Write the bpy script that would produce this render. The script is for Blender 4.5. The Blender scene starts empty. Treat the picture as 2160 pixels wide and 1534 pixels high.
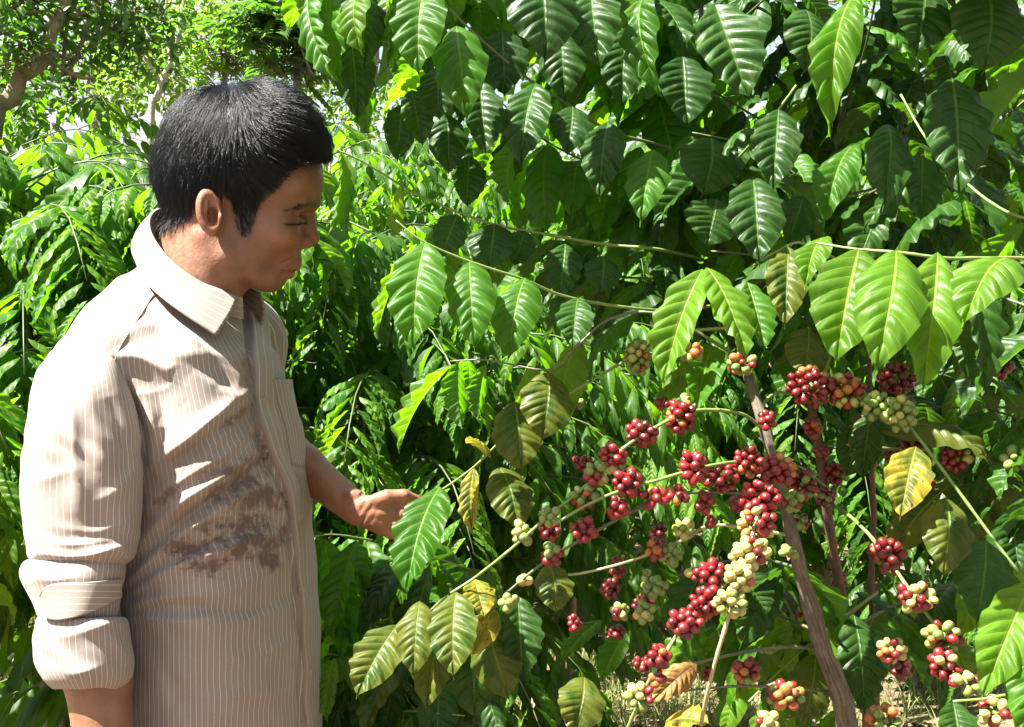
import bpy, bmesh, math, random
import numpy as np
from mathutils import Vector, Matrix
R = math.radians
random.seed(7)
rng = np.random.default_rng(7)
scene = bpy.context.scene
COL = scene.collection

# ------------------------------------------------------------------ camera, sky, sun, exposure
CAM_H, PITCH, FPX = 1.5, R(6.0), 2400.0
cam_d = bpy.data.cameras.new('camera'); cam = bpy.data.objects.new('camera', cam_d); COL.objects.link(cam)
cam.location = (0, 0, CAM_H); cam.rotation_euler = (R(90) - PITCH, 0, 0)
cam_d.sensor_width = 36.0; cam_d.lens = 40.0; cam_d.clip_start = 0.05; cam_d.clip_end = 4000
scene.camera = cam
SUN_DIR = Vector((-0.50, -0.10, 0.86)).normalized()           # towards the sun: high, from the left
world = bpy.data.worlds.new('World'); scene.world = world; world.use_nodes = True
wn = world.node_tree.nodes; wl = world.node_tree.links
sky = wn.new('ShaderNodeTexSky'); sky.sky_type = 'NISHITA'; sky.sun_disc = False
sky.sun_elevation = math.asin(SUN_DIR.z); sky.sun_rotation = math.atan2(SUN_DIR.x, SUN_DIR.y)
sky.air_density = 1.0; sky.dust_density = 2.0; sky.ozone_density = 0.6
wn['Background'].inputs['Strength'].default_value = 0.05
# broken bright cloud all over the sky
tc = wn.new('ShaderNodeTexCoord'); cn = wn.new('ShaderNodeTexNoise'); cn.inputs['Scale'].default_value = 2.6; cn.inputs['Detail'].default_value = 7; cn.inputs['Roughness'].default_value = .55
wl.new(tc.outputs['Generated'], cn.inputs['Vector']); cr_ = wn.new('ShaderNodeMapRange'); cr_.inputs[1].default_value = .40; cr_.inputs[2].default_value = .58; wl.new(cn.outputs[0], cr_.inputs[0])
cm = wn.new('ShaderNodeMix'); cm.data_type = 'RGBA'; wl.new(cr_.outputs[0], cm.inputs[0]); wl.new(sky.outputs[0], cm.inputs[6]); cm.inputs[7].default_value = (3.3, 3.3, 3.25, 1)
wl.new(cm.outputs[2], wn['Background'].inputs['Color'])
sun_d = bpy.data.lights.new('sun', 'SUN'); sun = bpy.data.objects.new('sun', sun_d); COL.objects.link(sun)
sun_d.energy = 5.0; sun_d.angle = R(0.55); sun_d.color = (1.0, 0.965, 0.89)
sun.rotation_euler = SUN_DIR.to_track_quat('Z', 'Y').to_euler(); sun.location = (-4, 1, 6)
scene.view_settings.view_transform = 'Standard'; scene.view_settings.look = 'None'
scene.view_settings.exposure = 2.7; scene.view_settings.gamma = 1.0
scene.view_settings.use_curve_mapping = False
scene.render.engine = 'CYCLES'
scene.cycles.use_denoising = True
scene.cycles.max_bounces = 8; scene.cycles.diffuse_bounces = 2; scene.cycles.glossy_bounces = 3
scene.cycles.transmission_bounces = 6; scene.cycles.transparent_max_bounces = 8
scene.cycles.caustics_reflective = False; scene.cycles.caustics_refractive = False

CF = Vector((0, math.cos(PITCH), -math.sin(PITCH))); CU = Vector((0, math.sin(PITCH), math.cos(PITCH)))
CC = Vector((0, 0, CAM_H))
def P(px, py, d):
    """the point of the place that the photograph shows at pixel (px, py), d metres away"""
    return CC + CF*d + Vector((1, 0, 0))*((px-1080)/FPX*d) + CU*((767-py)/FPX*d)
def Pn(px, py, d):
    px, py, d = np.broadcast_arrays(np.asarray(px, float), np.asarray(py, float), np.asarray(d, float))
    a = (px-1080)/FPX*d; b = (767-py)/FPX*d
    return np.stack([a, CF.y*d + CU.y*b, CAM_H + CF.z*d + CU.z*b], -1)
def proj(co):
    """pixel and depth of world points (n,3)"""
    q = np.asarray(co, float) - np.array(CC)
    d = q @ np.array(CF); d = np.where(np.abs(d) < 1e-6, 1e-6, d)
    return 1080 + q[..., 0]/d*FPX, 767 - (q @ np.array(CU))/d*FPX, d

# ------------------------------------------------------------------ helpers
def sstep(a, b, x):
    t = np.clip((x-a)/(b-a), 0, 1); return t*t*(3-2*t)
def link(o, parent=None):
    COL.objects.link(o)
    if parent is not None:
        o.parent = parent
        if parent.type == 'EMPTY': o.matrix_parent_inverse = Matrix.Translation(-parent.location)   # children keep world coordinates
    return o
def mesh(name, verts, faces, mat=None, smooth=True, uv=None):
    me = bpy.data.meshes.new(name)
    verts = np.asarray(verts, np.float32)
    if isinstance(faces, np.ndarray):
        n, k = faces.shape
        me.vertices.add(len(verts)); me.vertices.foreach_set('co', verts.ravel())
        me.loops.add(n*k); me.loops.foreach_set('vertex_index', faces.astype(np.int32).ravel())
        me.polygons.add(n); me.polygons.foreach_set('loop_start', np.arange(0, n*k, k, dtype=np.int32))
        me.update(calc_edges=True)
    else:
        me.from_pydata([tuple(map(float, v)) for v in verts], [], faces); me.update()
    if smooth: me.polygons.foreach_set('use_smooth', np.ones(len(me.polygons), bool))
    if uv is not None:
        ul = me.uv_layers.new(name='UVMap'); li = np.zeros(len(me.loops), np.int32)
        me.loops.foreach_get('vertex_index', li)
        ul.data.foreach_set('uv', np.asarray(uv, np.float32)[li].ravel())
    for m in (mat if isinstance(mat, (list, tuple)) else [mat]):
        if m is not None: me.materials.append(m)
    return me
def obj(name, me, parent=None, mw=None):
    o = bpy.data.objects.new(name, me); link(o, parent)
    if mw is not None: o.matrix_world = mw
    return o
def empty(name, loc=(0, 0, 0)):
    o = bpy.data.objects.new(name, None); o.empty_display_size = 0.1; o.location = loc; COL.objects.link(o); return o
def tag(o, label=None, cat=None, group=None, kind=None):
    if label: o['label'] = label
    if cat: o['category'] = cat
    if group: o['group'] = group
    if kind: o['kind'] = kind
    return o
def fattr(me, name, vals):
    a = me.attributes.new(name, 'FLOAT', 'POINT'); a.data.foreach_set('value', np.asarray(vals, np.float32))
def grid_faces(nu, nv, wrap_u=False):
    i = np.arange(nv-1)[:, None]*nu; j = np.arange(nu if wrap_u else nu-1)[None, :]
    j2 = (j+1) % nu
    return np.stack([i+j, i+j2, i+nu+j2, i+nu+j], -1).reshape(-1, 4)
def smooth_path(pts, n):
    """Catmull-Rom through the points, n samples"""
    p = np.asarray(pts, float); k = len(p)
    if k == 2: t = np.linspace(0, 1, n)[:, None]; return p[0]*(1-t)+p[1]*t
    q = np.vstack([2*p[0]-p[1], p, 2*p[-1]-p[-2]])
    s = np.linspace(0, k-1-1e-6, n); i = s.astype(int); t = (s-i)[:, None]
    a, b, c, d = q[i], q[i+1], q[i+2], q[i+3]
    return 0.5*((2*b)+(c-a)*t+(2*a-5*b+4*c-d)*t*t+(3*b-a-3*c+d)*t**3)
def tube_geo(path, rad, ns=8, bump=0.0, seed=0):
    path = np.asarray(path, float); n = len(path); rad = np.broadcast_to(np.asarray(rad, float), (n,))
    tan = np.gradient(path, axis=0); tan /= np.linalg.norm(tan, axis=1)[:, None]+1e-12
    ref = np.array([0.31, 0.82, 0.47]); a = np.cross(tan, ref); a /= np.linalg.norm(a, axis=1)[:, None]+1e-12
    b = np.cross(tan, a); ph = np.linspace(0, 2*np.pi, ns, endpoint=False)
    rr = rad[:, None]*np.ones((n, ns))
    if bump: rr = rr*(1+bump*np.random.default_rng(seed).normal(size=(n, ns)))
    v = path[:, None, :] + rr[..., None]*(np.cos(ph)[None, :, None]*a[:, None, :]+np.sin(ph)[None, :, None]*b[:, None, :])
    v = v.reshape(-1, 3); f = grid_faces(ns, n, True)
    L = np.r_[0, np.cumsum(np.linalg.norm(np.diff(path, axis=0), axis=1))]
    uv = np.stack([np.tile(np.arange(ns)/ns, n), np.repeat(L, ns)], -1)
    v = np.vstack([v, path[:1], path[-1:]]); uv = np.vstack([uv, [[.5, 0]], [[.5, L[-1]]]])
    c0, c1 = n*ns, n*ns+1; j = np.arange(ns); j2 = (j+1) % ns
    caps = np.concatenate([np.stack([np.full(ns, c0), j2, j, j], -1), np.stack([np.full(ns, c1), (n-1)*ns+j, (n-1)*ns+j2, (n-1)*ns+j2], -1)])
    return v, f, caps, uv
def tube(name, path, rad, mat, ns=8, parent=None, bump=0.0, seed=0):
    v, f, caps, uv = tube_geo(path, rad, ns, bump, seed)
    return obj(name, mesh(name, v, [tuple(x) for x in f]+[tuple(x[:3]) for x in caps], mat, True, uv), parent)

# ------------------------------------------------------------------ node helper
class NT:
    def __init__(s, name):
        s.m = bpy.data.materials.new(name); s.m.use_nodes = True
        s.t = s.m.node_tree; s.t.nodes.clear(); s.out = s.n('ShaderNodeOutputMaterial')
    def n(s, ty, **kw):
        x = s.t.nodes.new(ty)
        for k, v in kw.items(): setattr(x, k, v)
        return x
    def set(s, sock, v):
        if isinstance(v, bpy.types.NodeSocket): s.t.links.new(v, sock)
        elif isinstance(v, bpy.types.Node): s.t.links.new(v.outputs[0], sock)
        elif v is not None:
            if hasattr(sock.default_value, '__len__') and not hasattr(v, '__len__'): v = (v,)*len(sock.default_value)
            if hasattr(v, '__len__') and len(v) == 3 and len(sock.default_value) == 4: v = (*v, 1)
            sock.default_value = v
    def math(s, op, a, b=None, c=None, clamp=False):
        x = s.n('ShaderNodeMath', operation=op, use_clamp=clamp)
        for i, v in enumerate((a, b, c)):
            if v is not None: s.set(x.inputs[i], v)
        return x.outputs[0]
    def mix(s, f, a, b, ty='MIX'):
        x = s.n('ShaderNodeMix', data_type='RGBA', blend_type=ty, clamp_factor=True)
        s.set(x.inputs[0], f); s.set(x.inputs[6], a); s.set(x.inputs[7], b); return x.outputs[2]
    def ramp(s, f, lo, hi, a=0.0, b=1.0, smooth=True):
        x = s.n('ShaderNodeMapRange', clamp=True); x.interpolation_type = 'SMOOTHSTEP' if smooth else 'LINEAR'
        for i, v in enumerate((f, lo, hi, a, b)): s.set(x.inputs[i], v)
        return x.outputs[0]
    def noise(s, scale, detail=3, rough=0.55, vec=None, dist=0.0, dim='3D'):
        x = s.n('ShaderNodeTexNoise', noise_dimensions=dim)
        x.inputs['Scale'].default_value = scale; x.inputs['Detail'].default_value = detail
        x.inputs['Roughness'].default_value = rough; x.inputs['Distortion'].default_value = dist
        if vec is not None: s.set(x.inputs['Vector'], vec)
        return x.outputs[0]
    def attr(s, name):
        x = s.n('ShaderNodeAttribute'); x.attribute_name = name; return x.outputs['Fac']
    def coord(s, which='Object'): return s.n('ShaderNodeTexCoord').outputs[which]
    def bump(s, h, strength=0.3, dist=0.002, normal=None):
        x = s.n('ShaderNodeBump'); s.set(x.inputs['Height'], h); x.inputs['Strength'].default_value = strength
        x.inputs['Distance'].default_value = dist
        if normal is not None: s.set(x.inputs['Normal'], normal)
        return x.outputs[0]
    def bsdf(s, **kw):
        x = s.n('ShaderNodeBsdfPrincipled')
        for k, v in kw.items(): s.set(x.inputs[k.replace('_', ' ')], v)
        return x
    def mixsh(s, f, a, b):
        x = s.n('ShaderNodeMixShader'); s.set(x.inputs[0], f); s.set(x.inputs[1], a); s.set(x.inputs[2], b); return x.outputs[0]
    def done(s, sh): s.set(s.out.inputs['Surface'], sh); return s.m

NV = 10   # side veins per half of a coffee leaf
def leaf_mat(name, base, vein, trans, rough=0.42, yellow=None, brown=0.0, tfac=0.42, YR=(0.40, 0.62), island=False, spec=0.27):
    base, vein, trans = (tuple(x*.70 for x in q) for q in (base, vein, trans))
    if yellow: yellow = tuple(x*.8 for x in yellow)
    k = NT(name)
    uv = k.n('ShaderNodeSeparateXYZ'); k.set(uv.inputs[0], k.coord('UV'))
    u, v = uv.outputs[0], uv.outputs[1]
    a = k.math('ABSOLUTE', k.math('MULTIPLY_ADD', u, 2.0, -1.0))
    ph = k.math('MULTIPLY', v, float(NV))                      # the rows of the mesh run along the side veins
    fr = k.math('ABSOLUTE', k.math('SUBTRACT', k.math('FRACT', k.math('ADD', ph, 10.0)), 0.5))   # 0.5 on a vein
    side = k.math('MULTIPLY', k.ramp(fr, 0.43, 0.485), k.ramp(a, 0.97, 0.7, 0.0, 0.55))
    rib = k.ramp(a, 0.065, 0.02)
    vm = k.math('MAXIMUM', side, rib)
    rnd = (k.n('ShaderNodeNewGeometry').outputs['Random Per Island'] if island else k.n('ShaderNodeObjectInfo').outputs['Random'])
    co = k.n('ShaderNodeCombineXYZ'); k.set(co.inputs[0], u); k.set(co.inputs[1], v); k.set(co.inputs[2], k.math('MULTIPLY', rnd, 37.0))
    n1 = k.noise(3.5, 4, 0.6, co.outputs[0])
    dark = tuple(x*0.62 for x in base)
    c = k.mix(k.ramp(k.math('ADD', n1, k.math('MULTIPLY_ADD', rnd, 0.5, -0.25)), 0.3, 0.75), dark, base)
    tcol = k.mix(rnd, trans, tuple(x*y for x, y in zip(trans, (1.2, 0.92, 0.9))))
    if yellow is not None:
        ym = k.ramp(k.math('ADD', k.noise(2.2, 5, 0.65, co.outputs[0]), k.math('MULTIPLY', a, 0.12)), *YR)
        c = k.mix(ym, c, yellow); tcol = k.mix(ym, tcol, tuple(min(1, x*2.2) for x in yellow))
    if brown:
        bm = k.ramp(k.noise(4.5, 5, 0.7, co.outputs[0], 0.4), 0.72-brown*0.2, 0.75-brown*0.2)
        c = k.mix(bm, c, (0.055, 0.022, 0.008)); tcol = k.mix(bm, tcol, (0.06, 0.02, 0.006))
    sp_ = k.ramp(k.noise(26, 3, .7, co.outputs[0]), .69, .73, 0, .55); c = k.mix(sp_, c, (0.10, 0.065, 0.02)); tcol = k.mix(sp_, tcol, (0.12, 0.09, 0.02))
    c = k.mix(k.math('MULTIPLY', k.ramp(k.noise(5, 4, .7, co.outputs[0]), .5, .75), .22), c, (0.20, 0.22, 0.10))      # dust and old spray
    c = k.mix(vm, c, vein); tcol = k.mix(k.math('MULTIPLY', vm, 0.6), tcol, (0.30, 0.42, 0.06))
    geo = k.n('ShaderNodeNewGeometry')
    under = k.mix(0.5, c, (0.10, 0.17, 0.06))
    c = k.mix(geo.outputs['Backfacing'], c, under)
    h = k.math('SUBTRACT', k.math('MULTIPLY', k.noise(9.0, 3, 0.6, co.outputs[0]), 0.35), k.math('MULTIPLY', vm, 0.8))
    bp = k.bump(h, 0.5, 0.0016)
    p = k.bsdf(Base_Color=c, Roughness=k.math('MULTIPLY_ADD', geo.outputs['Backfacing'], 0.22, rough), Normal=bp, IOR=1.45)
    p.inputs['Specular IOR Level'].default_value = spec
    tr = k.n('ShaderNodeBsdfTranslucent'); k.set(tr.inputs[0], tcol); k.set(tr.inputs[1], bp)
    return k.done(k.mixsh(tfac, p.outputs[0], tr.outputs[0]))
# ------------------------------------------------------------------ leaf meshes and materials
LM = {
 'g': leaf_mat('coffee_leaf_green', (0.058, 0.180, 0.010), (0.15, 0.27, 0.035), (0.17, 0.54, 0.004), tfac=.47),
 'd': leaf_mat('coffee_leaf_dark_green', (0.030, 0.094, 0.010), (0.075, 0.16, 0.028), (0.07, 0.25, 0.004), rough=0.42, tfac=0.34),
 'l': leaf_mat('coffee_leaf_light_green', (0.105, 0.235, 0.014), (0.26, 0.37, 0.05), (0.27, 0.66, 0.006), rough=0.42, tfac=0.50),
 'o': leaf_mat('coffee_leaf_olive', (0.034, 0.092, 0.009), (0.15, 0.19, 0.03), (0.11, 0.27, 0.006), yellow=(0.088, 0.108, 0.011), brown=0.22, rough=0.42, tfac=.36),
 'y': leaf_mat('coffee_leaf_yellowing', (0.14, 0.19, 0.022), (0.32, 0.32, 0.06), (0.36, 0.40, 0.02), yellow=(0.33, 0.25, 0.025), YR=(.47, .66), brown=0.55, rough=0.42),
 'b': leaf_mat('coffee_leaf_dry_brown', (0.15, 0.075, 0.03), (0.2, 0.1, 0.04), (0.25, 0.1, 0.03), yellow=(0.28, 0.16, 0.04), brown=0.7, rough=0.55, tfac=0.25),
 'B': leaf_mat('coffee_leaf_far_green', (0.055, 0.150, 0.012), (0.13, 0.25, 0.04), (0.19, 0.55, 0.005), island=True, tfac=0.5),
}
def leaf_geo(nu, nv, seed, bow=0.10, fold=0.10, wave=0.042, pucker=0.027, nw=6.0, curl=0.0, scallop=0.055, side_bend=0.0, twist=0.0):
    r = np.random.default_rng(seed)
    t = np.linspace(0, 1, nv)[:, None]; s = np.linspace(-1, 1, nu)[None, :]
    fade = np.sin(np.pi*t)**.55; te = t+.20*fade*(1-.35*t)
    prof = np.sin(np.pi*np.clip(te/.955, 0, 1)**0.97)**0.66
    prof = np.maximum(prof, .085*sstep(1.0, .93, te)*(te > .8)); prof = np.maximum(prof, 0.012)
    a = np.abs(s); sd = np.where(s < 0, 0, 1)
    ph1, ph2 = r.uniform(0, 6.28, 2); f1, f2 = nw*r.uniform(.85, 1.15, 2)
    wob = np.where(sd == 0, np.sin(2*np.pi*f1*t+ph1), np.sin(2*np.pi*f2*t+ph2))
    wob2 = np.where(sd == 0, np.sin(2*np.pi*f1*0.37*t+ph2), np.sin(2*np.pi*f2*0.41*t+ph1))
    x = 0.5*prof*s*(1+scallop*wob*a**2)
    phase = NV*t+10+0*a; fr = phase-np.floor(phase)
    puck = np.abs(np.sin(np.pi*fr))**0.7*np.minimum(1, 3.2*a)*np.minimum(1, 3.0*(1.02-a))
    env = np.sin(np.pi*np.clip(t*0.94+0.03, 0, 1))**0.5
    z = bow*4*t*(1-t) + 0.5*fold*a*prof - 0.5*curl*a**2*prof
    z = z + pucker*puck*env + wave*(0.75*wob+0.5*wob2)*a**2.2*env
    y = t+(.14*a+.06*a*a)*fade*(1-.35*t)
    if twist:
        an = twist*(t-0.3); x, z = x*np.cos(an)-(z)*0.0, z + x*np.sin(an)
    x = x + side_bend*4*t*(1-t)
    v = np.stack(np.broadcast_arrays(x, y, z), -1).reshape(-1, 3)
    uv = np.stack(np.broadcast_arrays((s+1)/2, t), -1).reshape(-1, 2)
    return v, grid_faces(nu, nv), uv
HERO = {}; MID = {}
VAR = [dict(bow=0.10, fold=0.10, curl=0.05, side_bend=0.02), dict(bow=0.16, fold=0.04, curl=0.12, side_bend=-0.03, nw=4),
       dict(bow=0.06, fold=0.20, curl=0.02, nw=5.5, wave=0.035, side_bend=0.03), dict(bow=0.20, fold=0.12, curl=0.10, nw=4.6, twist=0.5, side_bend=-0.02),
       dict(bow=0.12, fold=-0.05, curl=0.14, nw=5.4, twist=-0.5), dict(bow=0.08, fold=0.28, curl=0.0, wave=0.045, nw=6, side_bend=0.02),
       dict(bow=0.24, fold=0.08, curl=0.16, wave=0.03, side_bend=0.04), dict(bow=0.03, fold=0.14, curl=0.05, wave=0.04, twist=0.8)]
for mk, mt in LM.items():
    for i, kw in enumerate(VAR):
        v, f, uv = leaf_geo(15, 61, 100+i, **kw); HERO[mk, i] = mesh('coffee_leaf', v, f, mt, True, uv)
        kk = dict(kw); kk['wave'] = kk.get('wave', 0.026)*1.15; kk['nw'] = 5; kk['scallop'] = .05; kk['pucker'] = .03
        v, f, uv = leaf_geo(7, 41, 200+i, **kk); MID[mk, i] = mesh('coffee_leaf', v, f, mt, True, uv)
FARG, FARG2 = [], []
for i, kw in enumerate(VAR):
    kk = dict(kw); kk.update(nw=3.4, wave=0.035, pucker=0.0); FARG.append(leaf_geo(5, 10, 300+i, **kk)); kk['nw'] = 2.2; FARG2.append(leaf_geo(3, 7, 300+i, **kk))
LEAFREC = []    # (pixel size, ...) kept for reports only
def leaf_mw(base, tip, hint, width):
    base = Vector(base); tip = Vector(tip); Y = tip-base; L = Y.length; Y = Y/L
    Z = Vector(hint); Z = Z-Y*Z.dot(Y)
    if Z.length < 1e-4: Z = Vector((0.3, -0.8, 0.5)); Z = Z-Y*Z.dot(Y)
    Z.normalize(); X = Y.cross(Z)
    return Matrix(((X.x*width, Y.x*L, Z.x*L, base.x), (X.y*width, Y.y*L, Z.y*L, base.y), (X.z*width, Y.z*L, Z.z*L, base.z), (0, 0, 0, 1)))
def add_leaf(parent, base, tip, hint, width, kind='g', var=None, hero=True, name='leaf'):
    lib = HERO if hero else MID
    o = bpy.data.objects.new(name, lib[kind, random.randrange(len(VAR)) if var is None else var])
    link(o, parent); o.matrix_basis = leaf_mw(base, tip, hint, width)
    return o
def merged_leaves(name, recs, mat, parent, geos=FARG):
    """recs: list of (matrix, variant); all leaves in one mesh"""
    V, F, U, off = [], [], [], 0
    for g in range(len(geos)):
        ms = [m for m, k in recs if k == g]
        if not ms: continue
        v, f, uv = geos[g]; M = np.array([np.array(m) for m in ms])
        w = np.einsum('nij,vj->nvi', M[:, :3, :3], v)+M[:, None, :3, 3]
        n = len(ms); V.append(w.reshape(-1, 3)); U.append(np.tile(uv, (n, 1)))
        F.append((f[None]+(np.arange(n)*len(v))[:, None, None]).reshape(-1, 4)+off); off += n*len(v)
    if not V: return None
    return obj(name, mesh(name, np.vstack(V), np.vstack(F), mat, True, np.vstack(U)), parent)
# ------------------------------------------------------------------ ground
def ground_mat():
    k = NT('soil_and_litter'); co = k.coord('Object')
    n1 = k.noise(1.2, 5, .6, co); n2 = k.noise(14, 6, .65, co, 0.5); n3 = k.noise(70, 4, .6, co)
    c = k.mix(k.ramp(n2, .35, .7), (0.085, 0.050, 0.032), (0.22, 0.145, 0.095))
    c = k.mix(k.ramp(n3, .5, .75, 0, .6), c, (0.30, 0.21, 0.14)); c = k.mix(k.ramp(n1, .45, .65, 0, .35), c, (0.10, 0.12, 0.035))
    return k.done(k.bsdf(Base_Color=c, Roughness=0.95, Normal=k.bump(k.math('ADD', n2, k.math('MULTIPLY', n3, .5)), 0.9, 0.03)))
def ground():
    n = 120; a = np.linspace(-1, 1, n); s = np.sign(a)*np.abs(a)**3*180; X, Y = np.meshgrid(s, s+4)
    Z = 0.02*np.sin(X*2.1+Y*1.3)+0.025*np.sin(X*0.9-Y*1.7)+0.01*np.sin(5*X)*np.sin(4.3*Y)
    v = np.stack([X, Y, Z-0.03], -1).reshape(-1, 3)
    tag(obj('ground', mesh('ground', v, grid_faces(n, n), ground_mat())), kind='structure')
ground()
def blades(name, spots, hgt, mat, per=9, wid=0.0035, lean=0.5):
    V, F, off = [], [], 0
    for (x, y) in spots:
        for _ in range(per):
            h = hgt*random.uniform(.4, 1.25); az = random.uniform(0, 6.283); l = random.uniform(.15, 1)*lean*h
            bx, by = x+random.gauss(0, .02), y+random.gauss(0, .02); w = wid*random.uniform(.6, 1.3)
            dx, dy = math.cos(az), math.sin(az); sx, sy = -dy*w, dx*w
            for t, ww in ((0, 1), (.4, .9), (.75, .6)):
                px, py, pz = bx+dx*l*t*t, by+dy*l*t*t, h*(t-.25*t*t*l/h)-.03
                V += [(px-sx*ww, py-sy*ww, pz), (px+sx*ww, py+sy*ww, pz)]
            V.append((bx+dx*l, by+dy*l, h*(1-.25*l/h)-.03))
            F += [(off, off+1, off+3, off+2), (off+2, off+3, off+5, off+4), (off+4, off+5, off+6)]; off += 7
    return obj(name, mesh(name, V, F, mat))
def plain_leafy(name, c1, c2, tr, rough=.5, tf=.35):
    c1, c2, tr = (tuple(x*.8 for x in q) for q in (c1, c2, tr))
    k = NT(name); r = k.n('ShaderNodeNewGeometry').outputs['Random Per Island']; c = k.mix(r, c1, c2)
    p = k.bsdf(Base_Color=c, Roughness=rough); t = k.n('ShaderNodeBsdfTranslucent'); k.set(t.inputs[0], k.mix(r, tr, tuple(x*1.5 for x in tr)))
    return k.done(k.mixsh(tf, p.outputs[0], t.outputs[0]))
GRASS = plain_leafy('grass', (0.10, 0.17, 0.035), (0.34, 0.31, 0.13), (0.2, .3, .04))
DRYG = plain_leafy('dry_grass', (0.42, 0.34, 0.18), (0.26, 0.26, 0.10), (0.3, .28, .1))
LITTER = plain_leafy('fallen_leaf', (0.09, 0.05, 0.03), (0.30, 0.20, 0.12), (0.12, .06, .02), .7, .15)
sp = []
def patch(px, py, rx, n):
    for _ in range(n):
        x, y = px+random.gauss(0, rx), py+random.gauss(0, rx*.4)
        el = math.atan((y-767)/FPX)+PITCH; d = CAM_H/math.tan(max(el, .05)); sp.append(((x-1080)/FPX*math.hypot(d, CAM_H), d))
for a in ((1190, 1400, 60, 60), (1120, 1480, 60, 40), (1300, 1480, 90, 60), (1950, 1480, 80, 50), (1800, 1500, 100, 50), (60, 1400, 60, 60), (20, 1320, 50, 30), (180, 1480, 60, 30), (2050, 1000, 80, 30), (1500, 1500, 120, 60)): patch(*a)
tag(blades('grass', sp, 0.12, GRASS, 7, .0028, .9), 'thin green grass growing in tufts on the soil', 'grass', kind='stuff')
sp = []
for a in ((1200, 1440, 110, 120), (1400, 1500, 160, 110), (1950, 1500, 110, 110), (1880, 1330, 90, 50), (100, 1250, 80, 60)): patch(*a)
tag(blades('dry_grass', sp, 0.075, DRYG, 6, .0020, 2.2), 'pale dry grass lying on the sunlit soil', 'grass', kind='stuff')
def litter():
    recs = []
    for i in range(2600):
        y = 1.6+random.random()**1.4*9; x = random.uniform(-.62, .62)*y; l = random.uniform(.05, .12)
        an = random.uniform(0, 6.28); b = Vector((x, y, random.uniform(-.02, .015)))
        recs.append((leaf_mw(b, b+Vector((math.cos(an), math.sin(an), random.uniform(-.1, .25)))*l, Vector((random.gauss(0, .4), random.gauss(0, .4), 1)), l*.45), i % len(FARG)))
    tag(merged_leaves('leaf_litter', recs, LITTER, None, FARG2), 'brown fallen leaves lying on the soil', 'leaf litter', kind='stuff')
litter()

# ------------------------------------------------------------------ trees far behind
def small_leaf(nv=4):
    t = np.linspace(0, 1, nv)[:, None]; s = np.array([-1, 0, 1.])[None]
    pr = np.maximum(np.sin(np.pi*t**.9)**.8, .03); x = .5*pr*s; z = .1*4*t*(1-t)+.12*np.abs(s)*pr
    v = np.stack(np.broadcast_arrays(x, t, z), -1).reshape(-1, 3); uv = np.stack(np.broadcast_arrays((s+1)/2, t), -1).reshape(-1, 2)
    return v, grid_faces(3, nv), uv
SL = [small_leaf(4)]
FT1 = plain_leafy('tree_leaf_green', (0.050, 0.115, 0.025), (0.09, 0.17, 0.035), (0.12, .32, .015), .4, .42)
FT2 = plain_leafy('tree_leaf_yellow_green', (0.10, 0.18, 0.03), (0.17, 0.24, 0.04), (0.20, .42, .02), .45, .5)
FT3 = plain_leafy('tree_leaf_dark', (0.045, 0.10, 0.022), (0.08, 0.15, 0.03), (0.11, .28, .015), .4, .42)
TBARK = bark_mat2 = None
def tree_bark(name, c1, c2):
    k = NT(name); co = k.coord('Object'); n = k.noise(7, 6, .65, co); n2 = k.noise(40, 4, .6, co)
    return k.done(k.bsdf(Base_Color=k.mix(k.ramp(n, .35, .65), c1, c2), Roughness=.9, Normal=k.bump(n2, .8, .02)))
TB1 = tree_bark('tree_bark_mossy', (0.10, 0.085, 0.045), (0.20, 0.17, 0.09)); TB2 = tree_bark('tree_bark_pale', (0.30, 0.27, 0.22), (0.42, 0.38, 0.32)); TB3 = tree_bark('tree_bark_grey', (0.12, 0.10, 0.085), (0.24, 0.21, 0.18))
def limb_path(a, b, wob):
    a, b = np.array(a), np.array(b); n = 7; t = np.linspace(0, 1, n)[:, None]
    p = a*(1-t)+b*t+rng.normal(size=(n, 3))*wob*np.sin(np.pi*t); return smooth_path(p, 18)
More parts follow.
